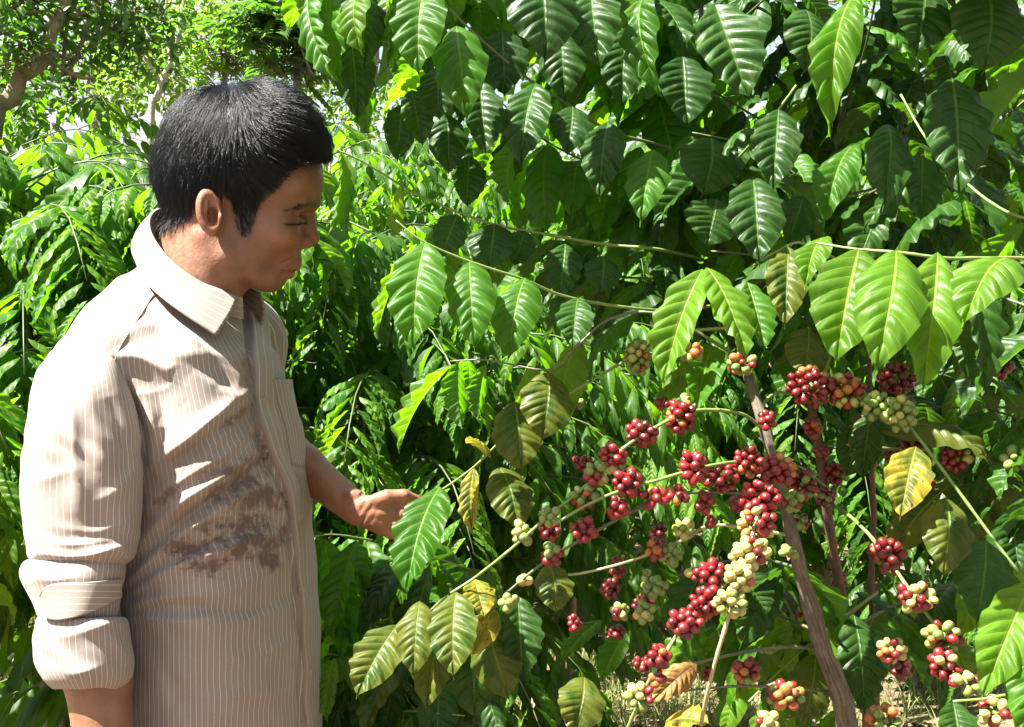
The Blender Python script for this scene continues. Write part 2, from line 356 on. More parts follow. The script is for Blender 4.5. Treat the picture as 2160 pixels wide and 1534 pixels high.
def far_tree(label, foot, trunk_px, r0, r1, blobs, leafL, mat, bark, nper=420, d=9.0, compound=False):
    """trunk through the pixels trunk_px at depth d; blobs: (px, py, depth, radius m, weight)"""
    root = tag(empty('shade_tree', foot), label, 'tree', 'shade trees behind the coffee rows'); bpy.context.view_layer.update()
    pts = [foot]+[tuple(P(x, y, dd)) for x, y, dd in trunk_px]; q = smooth_path(np.array(pts), 40); t = np.linspace(0, 1, 40)
    tube('trunk', q, r0*(1-t)+r1*t, bark, 10, root, .05, 5)
    recs = []
    for (x, y, dd, rr, wt) in blobs:
        C = P(x, y, dd); j = int(random.uniform(.45, .98)*39); lp = limb_path(q[j], C, .12)
        tube('limb', lp, np.linspace(r1*.5+.004, .006, len(lp)), bark, 6, root, .05, 2)
        for s_ in range(5):                                                        # twigs
            e = C+Vector(rng.normal(size=3))*rr*.6; tp = limb_path(lp[-4], e, .06); tube('twig', tp[::3], np.linspace(.006, .003, len(tp[::3])), bark, 5, root)
        for _ in range(int(nper*wt)):
            dv = Vector(rng.normal(size=3)).normalized(); rad = rr*random.random()**.45
            p = C+Vector((dv.x*rad, dv.y*rad, dv.z*rad*.75)); l = leafL*random.uniform(.6, 1.25)
            if compound:
                ax = Vector((random.gauss(0, 1), random.gauss(0, 1), random.gauss(-.2, .5))).normalized(); sd = ax.cross(UPV).normalized()
                for m in range(7):
                    for sg in (-1, 1):
                        b = p+ax*(m*l*.33); e = b+(sd*sg*.85+ax*.4-UPV*.25).normalized()*l
                        recs.append((leaf_mw(b, e, UPV+dv*.3, l*.34), 0))
            else:
                e = p+Vector((random.gauss(0, 1)+dv.x*.6, random.gauss(0, 1)+dv.y*.6, random.gauss(-.5, .7))).normalized()*l
                recs.append((leaf_mw(p, e, UPV+Vector(rng.normal(size=3))*.6, l*.42), 0))
    o = merged_leaves('crown', recs, mat, root, SL); return root
UPV = Vector((0, 0, 1))
def gfoot(px, d): return ((px-1080)/FPX*d, d, -0.05)
far_tree('shade tree with mossy forked leaning trunk at upper left', gfoot(-120, 6.5), [(-20, 300, 6.5), (25, 210, 6.5), (45, 160, 6.5), (90, 130, 6.5), (112, 60, 6.5), (150, -40, 6.6), (170, -300, 6.8)], .060, .024,
         [(60, 20, 6.6, .30, .8), (170, 90, 6.8, .30, .7), (250, 30, 6.9, .30, .7), (20, 90, 6.4, .26, .6), (300, 100, 7, .32, 1.0), (130, -60, 6.6, .4, 1), (0, -20, 6.4, .3, .8), (210, -40, 7, .4, 1), (330, 20, 7.2, .3, .7), (-60, 60, 6.2, .35, .8), (30, 190, 7, .24, .5)], .085, FT1, TB1, 230)
far_tree('slender shade tree with pale trunk leaning right behind the head', gfoot(290, 9), [(318, 270, 9), (330, 210, 9), (352, 150, 9), (372, 90, 9), (385, 20, 9), (400, -150, 9)], .032, .018,
         [(330, 160, 9.3, .38, .9), (270, 190, 9.4, .36, .9), (400, 60, 9.2, .4, .8), (300, 120, 9.5, .35, .8), (430, 10, 9.4, .4, .8), (380, 180, 9.6, .3, .6)], .10, FT2, TB2, 200)
far_tree('tall shade tree with dark drooping leaflets right of the pale trunk', gfoot(620, 8.5), [(626, 300, 8.5), (627, 160, 8.5), (628, 50, 8.5), (630, -200, 8.5)], .034, .02,
         [(600, 20, 8.4, .34, .5), (640, 90, 8.4, .26, .4), (560, 70, 8.3, .30, .4), (650, 150, 8.6, .24, .3), (520, 20, 8.2, .3, .35), (600, 130, 8.6, .22, .3), (670, 20, 8.6, .3, .4)], .13, FT3, TB3, 42, 8.5, True)
far_tree('shade tree with bright feathery crown above the man\'s hair', gfoot(460, 11), [(470, 260, 11), (480, 120, 11), (500, 20, 11), (510, -200, 11)], .034, .02,
         [(470, 60, 11, .5, .7), (540, 130, 11, .42, .6), (430, 120, 11.2, .42, .6), (500, -20, 11, .5, .6), (590, 190, 11.4, .4, .5), (680, 60, 11.5, .35, .3)], .10, FT2, TB3, 70, 11, True)
far_tree('dark straight shade tree standing in the gap of sky at left', gfoot(200, 10), [(205, 300, 10), (203, 180, 10), (200, 60, 10), (190, -200, 10)], .06, .04,
         [(200, 130, 10, .36, .7), (150, 190, 10.2, .34, .6), (250, 240, 10.4, .3, .5), (60, 230, 10, .4, .8), (20, 150, 10, .4, .8), (215, 60, 10.2, .35, .6)], .11, FT3, TB3, 230)
far_tree('light shade tree rising behind the coffee leaves at top centre', gfoot(760, 12), [(770, 300, 12), (790, 120, 12), (800, -200, 12)], .07, .04,
         [(720, 220, 12, .42, .7), (690, 150, 12, .34, .35), (780, 180, 12, .45, .7), (850, 260, 11.6, .5, .8), (900, 150, 12, .5, .8), (740, 290, 11, .4, .7), (1000, 100, 12, .6, .8)], .12, FT2, TB3, 210)
far_tree('broad shade tree far behind the dark leaves at upper right', gfoot(1500, 12), [(1490, 300, 12), (1480, 100, 12), (1470, -200, 12)], .08, .05,
         [(1300, 200, 12, .7, 1), (1500, 100, 12, .8, 1), (1700, 200, 12, .8, 1), (1900, 100, 12, .8, 1), (1150, 300, 12, .6, 1), (2050, 250, 12, .8, 1), (1400, 0, 12, .8, 1), (1800, 0, 12, .8, 1)], .14, FT1, TB3, 220)

# ------------------------------------------------------------------ coffee bushes in rows behind
def stem_mat():
    k = NT('bush_stem'); n = k.noise(30, 4, .6, k.coord('Object')); return k.done(k.bsdf(Base_Color=k.mix(n, (0.12, 0.09, 0.05), (0.28, 0.24, 0.14)), Roughness=.75))
BSTEM = stem_mat()
def bush(label, foot, H, Rr, nb, L, kinds, nobj, seed, spacing=.055, zmin=.35, wr=.30, hero=False):
    random.seed(seed); g = np.random.default_rng(seed)
    root = tag(empty('coffee_bush', foot), label, 'coffee bush', 'coffee bushes behind the man'); bpy.context.view_layer.update()
    foot = np.array(foot); rec = []; bt = []
    tops = [(0, 0), (g.normal()*.12, g.normal()*.12)]
    for sx, sy in tops:
        q = smooth_path(np.array([foot+[sx*.3, sy*.3, 0], foot+[sx*.8, sy*.8, H*.45], foot+[sx*1.4, sy*1.4, H*.93]]), 14); tube('stem', q, np.linspace(.018, .006, 14), BSTEM, 7, root)
    for i in range(nb):
        hz = zmin+(H-zmin)*(i+.5)/nb; az = i*2.39996+g.normal()*.3; f = (hz-zmin)/(H-zmin)
        rr = Rr*(0.55+.55*math.sin(math.pi*min(1, .18+.80*f)**.9))*g.uniform(.8, 1.15)*(1-.35*max(0, f-.75)*4*.6)
        o = np.array([math.cos(az), math.sin(az), 0]); s0 = foot+np.array([tops[i % 2][0], tops[i % 2][1], hz])
        pts = np.array([s0, s0+o*rr*.4+[0, 0, rr*.16], s0+o*rr*.75+[0, 0, rr*.12], s0+o*rr+[0, 0, -rr*.10]]); q = smooth_path(pts, 16)
        cx, cy, cd = proj(q[-1]);
        if cd < .3: continue
        bt.append((q, rr)); leaves_on(root, q, kinds, L, spacing, .22, 1.0, droop=.75, store=rec, wr=wr, petiole=.01, tidy=True)
    B, T = np.array([r[0] for r in rec]), np.array([r[1] for r in rec])
    x, y, d = proj((B+T)/2); ins = (x > -60) & (x < 2220) & (y > -60) & (y < 1594)
    score = np.where(ins, 0, 50)+d; order = np.argsort(score); big = set(order[:nobj].tolist())
    mr = []
    for i, (b, tp, h, w, kd) in enumerate(rec):
        if i in big: add_leaf(root, b, tp, h, w, kd, var=random.choice((0, 2, 5, 0, 2, 1, 6)), hero=hero)
        else: mr.append((leaf_mw(b, tp, h, w), i % len(FARG)))
    if mr: tag(merged_leaves('inner_leaves', mr, LM['B'], root, FARG if nobj > 210 else FARG2), kind='stuff')
    V, F, off = [], [], 0
    for q, rr in bt:
        tube('branch', q[::2], np.linspace(.0030, .0010, len(q[::2])), TWIG0, 5, root)
    return root
TWIG0 = plain_leafy('bush_twig', (0.045, 0.075, 0.02), (0.09, 0.11, 0.035), (0.01, .01, .01), .5, 0.01)
# ------------------------------------------------------------------ coffee trees in front
def bark_mat(name, c1, c2, scale=60, rough=0.8, bumpd=0.002):
    k = NT(name); uv = k.coord('UV'); mp = k.n('ShaderNodeMapping'); k.set(mp.inputs[0], uv); mp.inputs['Scale'].default_value = (9, 14, 1)
    n = k.noise(3.0, 6, 0.65, mp.outputs[0], 0.4); n2 = k.noise(scale, 4, 0.6, k.coord('Object'))
    c = k.mix(k.ramp(n, 0.35, 0.65), c1, c2); c = k.mix(k.ramp(n2, 0.3, 0.8, 0, 0.5), c, tuple(x*0.5 for x in c1))
    return k.done(k.bsdf(Base_Color=c, Roughness=rough, Normal=k.bump(k.math('ADD', n, n2), 0.7, bumpd)))
BARK = bark_mat('coffee_bark', (0.07, 0.052, 0.037), (0.19, 0.15, 0.11))
BARK_R = bark_mat('coffee_bark_reddish', (0.085, 0.045, 0.028), (0.17, 0.095, 0.055))
def twig_mat(name, c1, c2):
    k = NT(name); n = k.noise(28, 4, 0.6, k.coord('Object'))
    return k.done(k.bsdf(Base_Color=k.mix(k.ramp(n, .35, .65), c1, c2), Roughness=0.5, Normal=k.bump(k.noise(300, 2, .5, k.coord('Object')), 0.3, 0.001)))
TWIG = twig_mat('green_twig', (0.10, 0.18, 0.04), (0.17, 0.22, 0.06))
TWIG_P = twig_mat('pale_twig', (0.26, 0.25, 0.12), (0.34, 0.29, 0.16))
TWIG_D = twig_mat('dark_twig', (0.06, 0.09, 0.035), (0.10, 0.09, 0.05))

def cherry_mat(name, c1, c2, rough=0.3):
    k = NT(name); r = k.n('ShaderNodeObjectInfo').outputs['Random']; co = k.coord('Object')
    z = k.n('ShaderNodeSeparateXYZ'); k.set(z.inputs[0], co)
    n = k.noise(1.3, 3, .6, co)
    c = k.mix(k.math('ADD', k.math('MULTIPLY', r, 0.7), k.math('MULTIPLY_ADD', n, 0.8, -0.3)), c1, c2)
    rad = k.math('SQRT', k.math('ADD', k.math('POWER', z.outputs[0], 2.0), k.math('POWER', z.outputs[1], 2.0)))
    dot = k.math('MULTIPLY', k.ramp(rad, 0.20, 0.10), k.math('GREATER_THAN', z.outputs[2], 0.3))
    c = k.mix(k.math('MULTIPLY', dot, 0.85), c, (0.04, 0.022, 0.012))
    sp = k.ramp(k.noise(14, 2, .5, co), 0.70, 0.78, 0, 0.35); c = k.mix(sp, c, (0.16, 0.10, 0.05))
    p = k.bsdf(Base_Color=c, Roughness=rough, Normal=k.bump(k.noise(5, 3, .6, co), 0.15, 0.02))
    p.inputs['Subsurface Weight'].default_value = 0.12; p.inputs['Subsurface Radius'].default_value = (1, .35, .2); p.inputs['Subsurface Scale'].default_value = 0.003
    return k.done(p)
def cherry_geo():
    nu, nv = 14, 9; th = np.linspace(0.02, np.pi-0.02, nv)[:, None]; ph = np.linspace(0, 2*np.pi, nu, endpoint=False)[None]
    r = 1.0 - 0.10*np.exp(-(th/0.25)**2)
    x = r*np.sin(th)*np.cos(ph)*(1+0.05*np.cos(2*ph)); y = r*np.sin(th)*np.sin(ph)*0.96; z = r*np.cos(th)*1.10+0*ph
    v = np.stack([x, y, z], -1).reshape(-1, 3); return v, grid_faces(nu, nv, True)[:, ::-1]
cv, cf = cherry_geo()
CH = {}
for kk, c1, c2 in (('R', (0.105, 0.007, 0.008), (0.235, 0.014, 0.014)), ('D', (0.07, 0.008, 0.010), (0.17, 0.012, 0.014)),
                   ('O', (0.27, 0.05, 0.015), (0.36, 0.15, 0.035)), ('Y', (0.30, 0.29, 0.09), (0.40, 0.33, 0.10)), ('G', (0.10, 0.15, 0.03), (0.18, 0.225, 0.05))):
    CH[kk] = mesh('coffee_cherry', cv, cf, cherry_mat({'R': 'cherry_red', 'D': 'cherry_dark_red', 'O': 'cherry_orange', 'Y': 'cherry_pale_yellow', 'G': 'cherry_green'}[kk], c1, c2))
NODE = None
def cluster(tree, px, py, rpx, d, mixs, squash=1.0, n=None):
    """a tight bunch of cherries round a node; mixs is a string of colour codes drawn at random"""
    C = P(px, py, d); rb = 0.0045; Rm = max(rpx/FPX*d, rb*1.6)
    k = Rm-rb; N = n or int(4*0.72*(k/rb)**2+3); cl = None
    ax = Vector((0, 0, 1)); pts = []
    root = mesh('cherry_cluster', *ico_geo(rb*0.9), TWIG)
    cl = obj('cherry_cluster', root, tree); cl.location = C
    ga = math.pi*(3-5**.5); ph0 = random.uniform(0, 6.28)
    bias = Vector((random.uniform(-1, 1), random.uniform(-.5, .5), random.uniform(-1, 1)))
    el = Vector((random.uniform(.82, 1.25), random.uniform(.85, 1.1), random.uniform(.80, 1.20)))
    for i in range(N):
        if random.random() < .10: continue
        z = 1-2*(i+.5)/N; r = math.sqrt(1-z*z); a = ph0+ga*i
        dv = Vector((r*math.cos(a), r*math.sin(a)*0.92, z*squash)); q = Vector((dv.x*el.x, dv.y*el.y, dv.z*el.z))*k*random.uniform(0.80, 1.12)
        ch = mixs[min(len(mixs)-1, max(0, int((0.5+0.32*dv.dot(bias)+random.gauss(0, .22))*len(mixs))))]
        CHREC.append((tree, cl, C+q, dv, rb*random.uniform(0.78, 1.16), ch))
        pts.append(q)
    return cl
CHREC = []
def ico_geo(r):
    b = bmesh.new(); bmesh.ops.create_icosphere(b, subdivisions=1, radius=r)
    v = [tuple(x.co) for x in b.verts]; f = [tuple(y.index for y in x.verts) for x in b.faces]; b.free(); return v, f
def flush_cherries(limit=300):
    for tree in {t for t, *_ in CHREC}:
        rec = [r for r in CHREC if r[0] is tree]
        def key(r):
            x, y, d = proj(np.array(r[2])); out = not (-30 < x < 2190 and -30 < y < 1564)
            return (out, r[3].y - 0.2*r[3].z)                     # those turned to the camera first
        rec.sort(key=key); V, F, off = [], [], 0; rest = {}
        for i, (t, cl, p, dv, rb, ch) in enumerate(rec):
            q = (dv+Vector((random.uniform(-.35, .35), random.uniform(-.35, .35), random.uniform(-.35, .35)))).to_track_quat('Z', 'Y')
            M = Matrix.LocRotScale(p, q, Vector((rb*random.uniform(.9, 1.04), rb*random.uniform(.9, 1.04), rb*random.uniform(.98, 1.16))))
            if i < limit:
                o = bpy.data.objects.new('cherry', CH[ch]); link(o, cl); o.matrix_basis = Matrix.Translation(-cl.location) @ M
            else: rest.setdefault(ch, []).append(np.array(M))
        mats = [CH[c].materials[0] for c in rest]; mi = []
        for j, c in enumerate(rest):
            M = np.array(rest[c]); w = np.einsum('nij,vj->nvi', M[:, :3, :3], cv)+M[:, None, :3, 3]
            V.append(w.reshape(-1, 3)); F.append((cf[None]+(np.arange(len(M))*len(cv))[:, None, None]).reshape(-1, 4)+off); off += len(M)*len(cv); mi += [j]*(len(M)*len(cf))
        if V:
            me = mesh('inner_cherries', np.vstack(V), np.vstack(F), mats); me.polygons.foreach_set('material_index', np.array(mi, np.int32))
            tag(obj('inner_cherries', me, tree), kind='stuff')

def branch(tree, pts, r0, r1, mat, n=None, name='branch', ns=7):
    """pts: (px, py, depth); thick end first"""
    p = np.array([P(*q) for q in pts]); n = n or max(8, 6*len(pts)); q = smooth_path(p, n)
    t = np.linspace(0, 1, n); rad = (r0*(1-t)+r1*t)*.54
    rad = rad*(1+0.22*np.exp(-((np.abs((t*len(pts)*1.7) % 1-0.5)/0.09)**2)))      # swollen nodes
    tube(name, q, rad, mat, ns, tree, 0.05, random.randrange(999)); return q
UPV = Vector((0, 0, 1))
def leaves_on(tree, q, kinds, L=(0.10, 0.16), spacing=0.055, start=0.1, end=1.0, droop=0.85, hero=False, wr=0.42, prob=1.0, petiole=0.012, store=None, tidy=False):
    """opposite leaf pairs along a branch path, hanging"""
    q = np.asarray(q); seg = np.r_[0, np.cumsum(np.linalg.norm(np.diff(q, axis=0), axis=1))]; tot = seg[-1]
    s = tot*start; out = []
    while s < tot*end:
        i = min(np.searchsorted(seg, s), len(q)-1); p = Vector(q[i]); tan = Vector(q[min(i+1, len(q)-1)]-q[max(i-1, 0)]).normalized()
        side = tan.cross(UPV)
        if side.length < 0.05: side = Vector((1, 0, 0))
        side.normalize(); Lb = random.uniform(*L)*(1-0.25*max(0, s/tot-0.75)*4)
        for sg in (-1, 1):
            if random.random() > prob: continue
            o = side*sg; dr = droop*random.uniform(0.75, 1.2)
            dv = (o*random.uniform(0.25, 0.75)+tan*random.uniform(0.05, 0.55)-UPV*dr+Vector((random.gauss(0, .12), random.gauss(0, .12), 0))).normalized()
            if tidy: dv = (o*random.uniform(.42, .62)+tan*random.uniform(.22, .38)-UPV*dr+Vector((random.gauss(0, .05), random.gauss(0, .05), 0))).normalized()
            b = p+o*petiole*0.7-UPV*petiole*0.3; l = Lb*random.uniform(0.8, 1.12)
            hint = (o*0.7+UPV*0.8+tan*0.25+Vector((random.gauss(0, .35), random.gauss(0, .35), random.gauss(0, .2))))
            if tidy: hint = o*0.75+UPV*0.75+tan*.1+Vector((random.gauss(0, .14), random.gauss(0, .14), 0))
            out.append((b, b+dv*l, hint, l*wr*random.uniform(0.85, 1.15), random.choice(kinds)))
        s += spacing*random.uniform(0.8, 1.2)
    if store is not None: store.extend(out)
    else:
        for b, tp, h, w, k in out: add_leaf(tree, b, tp, h, w, k, hero=hero)
    return out

TA = tag(empty('coffee_tree', P(1780, 1534, 1.15)*1.0), 'tall coffee tree with thick pale brown stem and most of the red cherry bunches', 'coffee tree')
TA.location = (0.44, 1.42, 0)
TB = tag(empty('coffee_tree'), 'coffee tree with thin reddish stem, shading the upper right with dark leaves', 'coffee tree'); TB.location = (0.50, 1.75, 0)
TC = tag(empty('coffee_tree'), 'nearest coffee tree at the right edge with broad bright leaves and descending green stem', 'coffee tree'); TC.location = (0.72, 1.02, 0)
for t_ in (TA, TB, TC): t_['group'] = 'cherry bearing coffee trees in front'
bpy.context.view_layer.update()
# stems
def stem(tree, pts, foot, r0, r1, mat, ns=12, n=60, radii=None):
    p = [P(*q) for q in pts]; f = Vector(foot); lo = p[0]; p = [f, f.lerp(lo, .34), f.lerp(lo, .67)]+p; q = smooth_path(np.array([tuple(x) for x in p]), n)
    t = np.linspace(0, 1, n); rad = r0*(1-t)+r1*t
    if radii: rad = np.interp(np.linspace(0, len(p)-1, n), np.arange(len(p)), radii)
    rad = rad*(1+.10*np.sin(t*47+1)*np.sin(t*31)+.05*np.sin(t*90)); tube('stem', q, rad, mat, ns, tree, 0.08, 3); return q
stem(TA, [(1785, 1560, 1.16), (1730, 1350, 1.14), (1682, 1180, 1.13), (1650, 1040, 1.13), (1612, 900, 1.14), (1577, 790, 1.17), (1556, 700, 1.27), (1525, 560, 1.40), (1490, 250, 1.5), (1470, -200, 1.55)], (0.44, 1.42, 0), 0.0150, 0.005, BARK, 14, 90, [.014, .0135, .013, .0104, .0084, .0069, .0061, .0057, .0050, .0047, .0044, .0042, .004])
stem(TB, [(1830, 1560, 1.42), (1785, 1310, 1.36), (1748, 1100, 1.32), (1730, 960, 1.30), (1712, 850, 1.30), (1720, 650, 1.36), (1760, 300, 1.5), (1800, -250, 1.6)], (0.50, 1.75, 0), 0.010, 0.005, BARK_R, 10, 70, [.0072, .007, .0068, .0064, .006, .0056, .0053, .005, .0046, .0042, .004])
stem(TB, [(1850, 1560, 1.55), (1838, 1250, 1.50), (1843, 1080, 1.48), (1838, 960, 1.46), (1830, 600, 1.5)], (0.52, 1.78, 0), 0.0052, 0.003, BARK_R, 8)
stem(TC, [(2300, 1500, 1.0), (2290, 900, 1.05), (2260, 300, 1.1), (2230, -200, 1.2)], (0.72, 1.02, 0), 0.017, 0.006, BARK)

# branches (thick end first): name -> path
BR = {}
def br(key, tree, pts, r0, r1, mat): BR[key] = branch(tree, pts, r0, r1, mat)
br(1, TA, [(1500, 345, 1.48), (1450, 330, 1.36), (1390, 306, 1.30), (1290, 278, 1.27), (1205, 225, 1.24), (1110, 163, 1.22), (1000, 70, 1.20), (900, -30, 1.18)], .0038, .0022, TWIG_D)
br(2, TA, [(1525, 560, 1.40), (1400, 528, 1.26), (1270, 515, 1.26), (1150, 494, 1.25), (1060, 478, 1.24), (985, 455, 1.23), (910, 424, 1.22), (850, 393, 1.2), (772, 345, 1.18), (715, 318, 1.17)], .0035, .0016, TWIG)
br(3, TA, [(1545, 640, 1.33), (1400, 655, 1.18), (1210, 630, 1.12), (1100, 588, 1.08), (985, 550, 1.06), (890, 508, 1.05), (835, 465, 1.05)], .0034, .0014, TWIG)
br(4, TA, [(1570, 760, 1.17), (1400, 665, 1.18), (1290, 672, 1.2), (1215, 732, 1.2), (1160, 780, 1.2), (1030, 760, 1.22), (950, 762, 1.24)], .0036, .0014, TWIG_D)
br(5, TA, [(1560, 690, 1.2), (1420, 705, 1.22), (1335, 752, 1.24), (1200, 832, 1.27), (1090, 900, 1.3), (1000, 985, 1.33), (930, 1035, 1.345)], .0036, .0022, TWIG)
br(6, TA, [(1610, 905, 1.14), (1560, 872, 1.12), (1470, 866, 1.1), (1400, 892, 1.08), (1310, 950, 1.07), (1230, 1030, 1.07), (1150, 1095, 1.07), (1070, 1165, 1.08), (1000, 1220, 1.1), (950, 1252, 1.1)], .0034, .0024, TWIG)
br(7, TA, [(1642, 1000, 1.13), (1590, 975, 1.11), (1500, 982, 1.08), (1380, 1015, 1.06), (1270, 1050, 1.05), (1170, 1105, 1.05)], .0034, .0024, TWIG)
br(8, TA, [(1650, 1045, 1.13), (1560, 1040, 1.1), (1450, 1040, 1.09), (1350, 1072, 1.08), (1250, 1125, 1.08), (1150, 1185, 1.09), (1060, 1260, 1.1), (1020, 1310, 1.12)], .0034, .0022, TWIG_D)
br(9, TA, [(1670, 1130, 1.13), (1510, 1108, 1.12), (1440, 1140, 1.11), (1340, 1180, 1.12), (1240, 1207, 1.13), (1180, 1215, 1.14)], .0032, .0020, TWIG_P)
br(10, TA, [(1640, 990, 1.12), (1610, 1050, 1.05), (1592, 1110, 1.02), (1575, 1180, 1.0), (1550, 1260, 0.99), (1525, 1340, 0.99), (1497, 1440, 1.0), (1478, 1530, 1.02)], .0030, .0034, TWIG_P)
br(11, TA, [(1570, 1190, 1.08), (1500, 1262, 1.04), (1445, 1315, 1.02), (1400, 1385, 1.0), (1362, 1450, 1.0), (1320, 1545, 1.02)], .0030, .0032, TWIG)
br(12, TA, [(1735, 1370, 1.15), (1650, 1365, 1.12), (1540, 1382, 1.12), (1430, 1410, 1.14), (1340, 1440, 1.16)], .0034, .0024, TWIG_D)
br(13, TA, [(1760, 1460, 1.16), (1640, 1450, 1.1), (1540, 1448, 1.1), (1420, 1460, 1.12)], .003, .002, TWIG_D)
br(14, TB, [(1722, 840, 1.31), (1790, 600, 1.2), (1700, 516, 1.1), (1640, 530, 1.08), (1590, 560, 1.1)], .0036, .0016, TWIG)
br(15, TC, [(2262, 560, 1.06), (2160, 545, 1.02), (2000, 545, 0.98), (1900, 533, 0.98), (1800, 525, 1.0), (1720, 512, 1.02)], .0034, .0018, TWIG)
br(16, TB, [(1690, 840, 1.28), (1640, 828, 1.2), (1600, 860, 1.15)], .003, .003, TWIG)
br(17, TB, [(1715, 860, 1.30), (1790, 826, 1.2), (1860, 852, 1.15), (1905, 885, 1.12), (1965, 960, 1.1), (2050, 1075, 1.08), (2120, 1170, 1.06), (2200, 1270, 1.05)], .0034, .0026, TWIG)
br(18, TB, [(1745, 1030, 1.31), (1690, 985, 1.25), (1660, 1000, 1.2)], .003, .002, TWIG)
br(19, TB, [(1725, 945, 1.3), (1790, 938, 1.24), (1860, 945, 1.22), (1960, 950, 1.25)], .003, .002, TWIG)
br(20, TB, [(1748, 1060, 1.31), (1800, 1095, 1.2), (1860, 1160, 1.12), (1925, 1255, 1.06), (1990, 1345, 1.04), (2040, 1440, 1.02), (2100, 1500, 1.0)], .0036, .0026, TWIG)
br(21, TC, [(2290, 900, 1.06), (2160, 862, 1.12), (2000, 860, 1.2), (1890, 850, 1.28)], .003, .0016, TWIG_D)
br(22, TB, [(1786, 1300, 1.36), (1850, 1250, 1.3), (1740, 1330, 1.28), (1660, 1400, 1.25), (1580, 1480, 1.2)], .003, .002, TWIG)
br(23, TC, [(2296, 1300, 1.0), (2180, 1440, 0.98), (2100, 1470, 0.97), (2010, 1480, 0.97)], .003, .002, TWIG)
br(24, TC, [(2270, 450, 1.1), (2160, 460, 1.12), (2060, 405, 1.15), (1960, 300, 1.2), (1900, 200, 1.25)], .0034, .002, TWIG)
br(25, TB, [(1765, 280, 1.5), (1820, 120, 1.3), (1850, -20, 1.2)], .003, .002, TWIG_D)
br(26, TA, [(1500, 380, 1.32), (1560, 330, 1.2), (1620, 260, 1.12), (1680, 180, 1.1)], .0032, .002, TWIG)
br(27, TB, [(1765, 270, 1.5), (1900, 190, 1.4), (2030, 120, 1.32), (2150, 90, 1.3)], .0032, .002, TWIG_D)
br(28, TA, [(1478, 150, 1.42), (1400, 20, 1.32), (1330, -80, 1.25)], .003, .002, TWIG_D)
br(29, TA, [(1478, 120, 1.42), (1600, 10, 1.3), (1700, -80, 1.2)], .003, .002, TWIG_D)

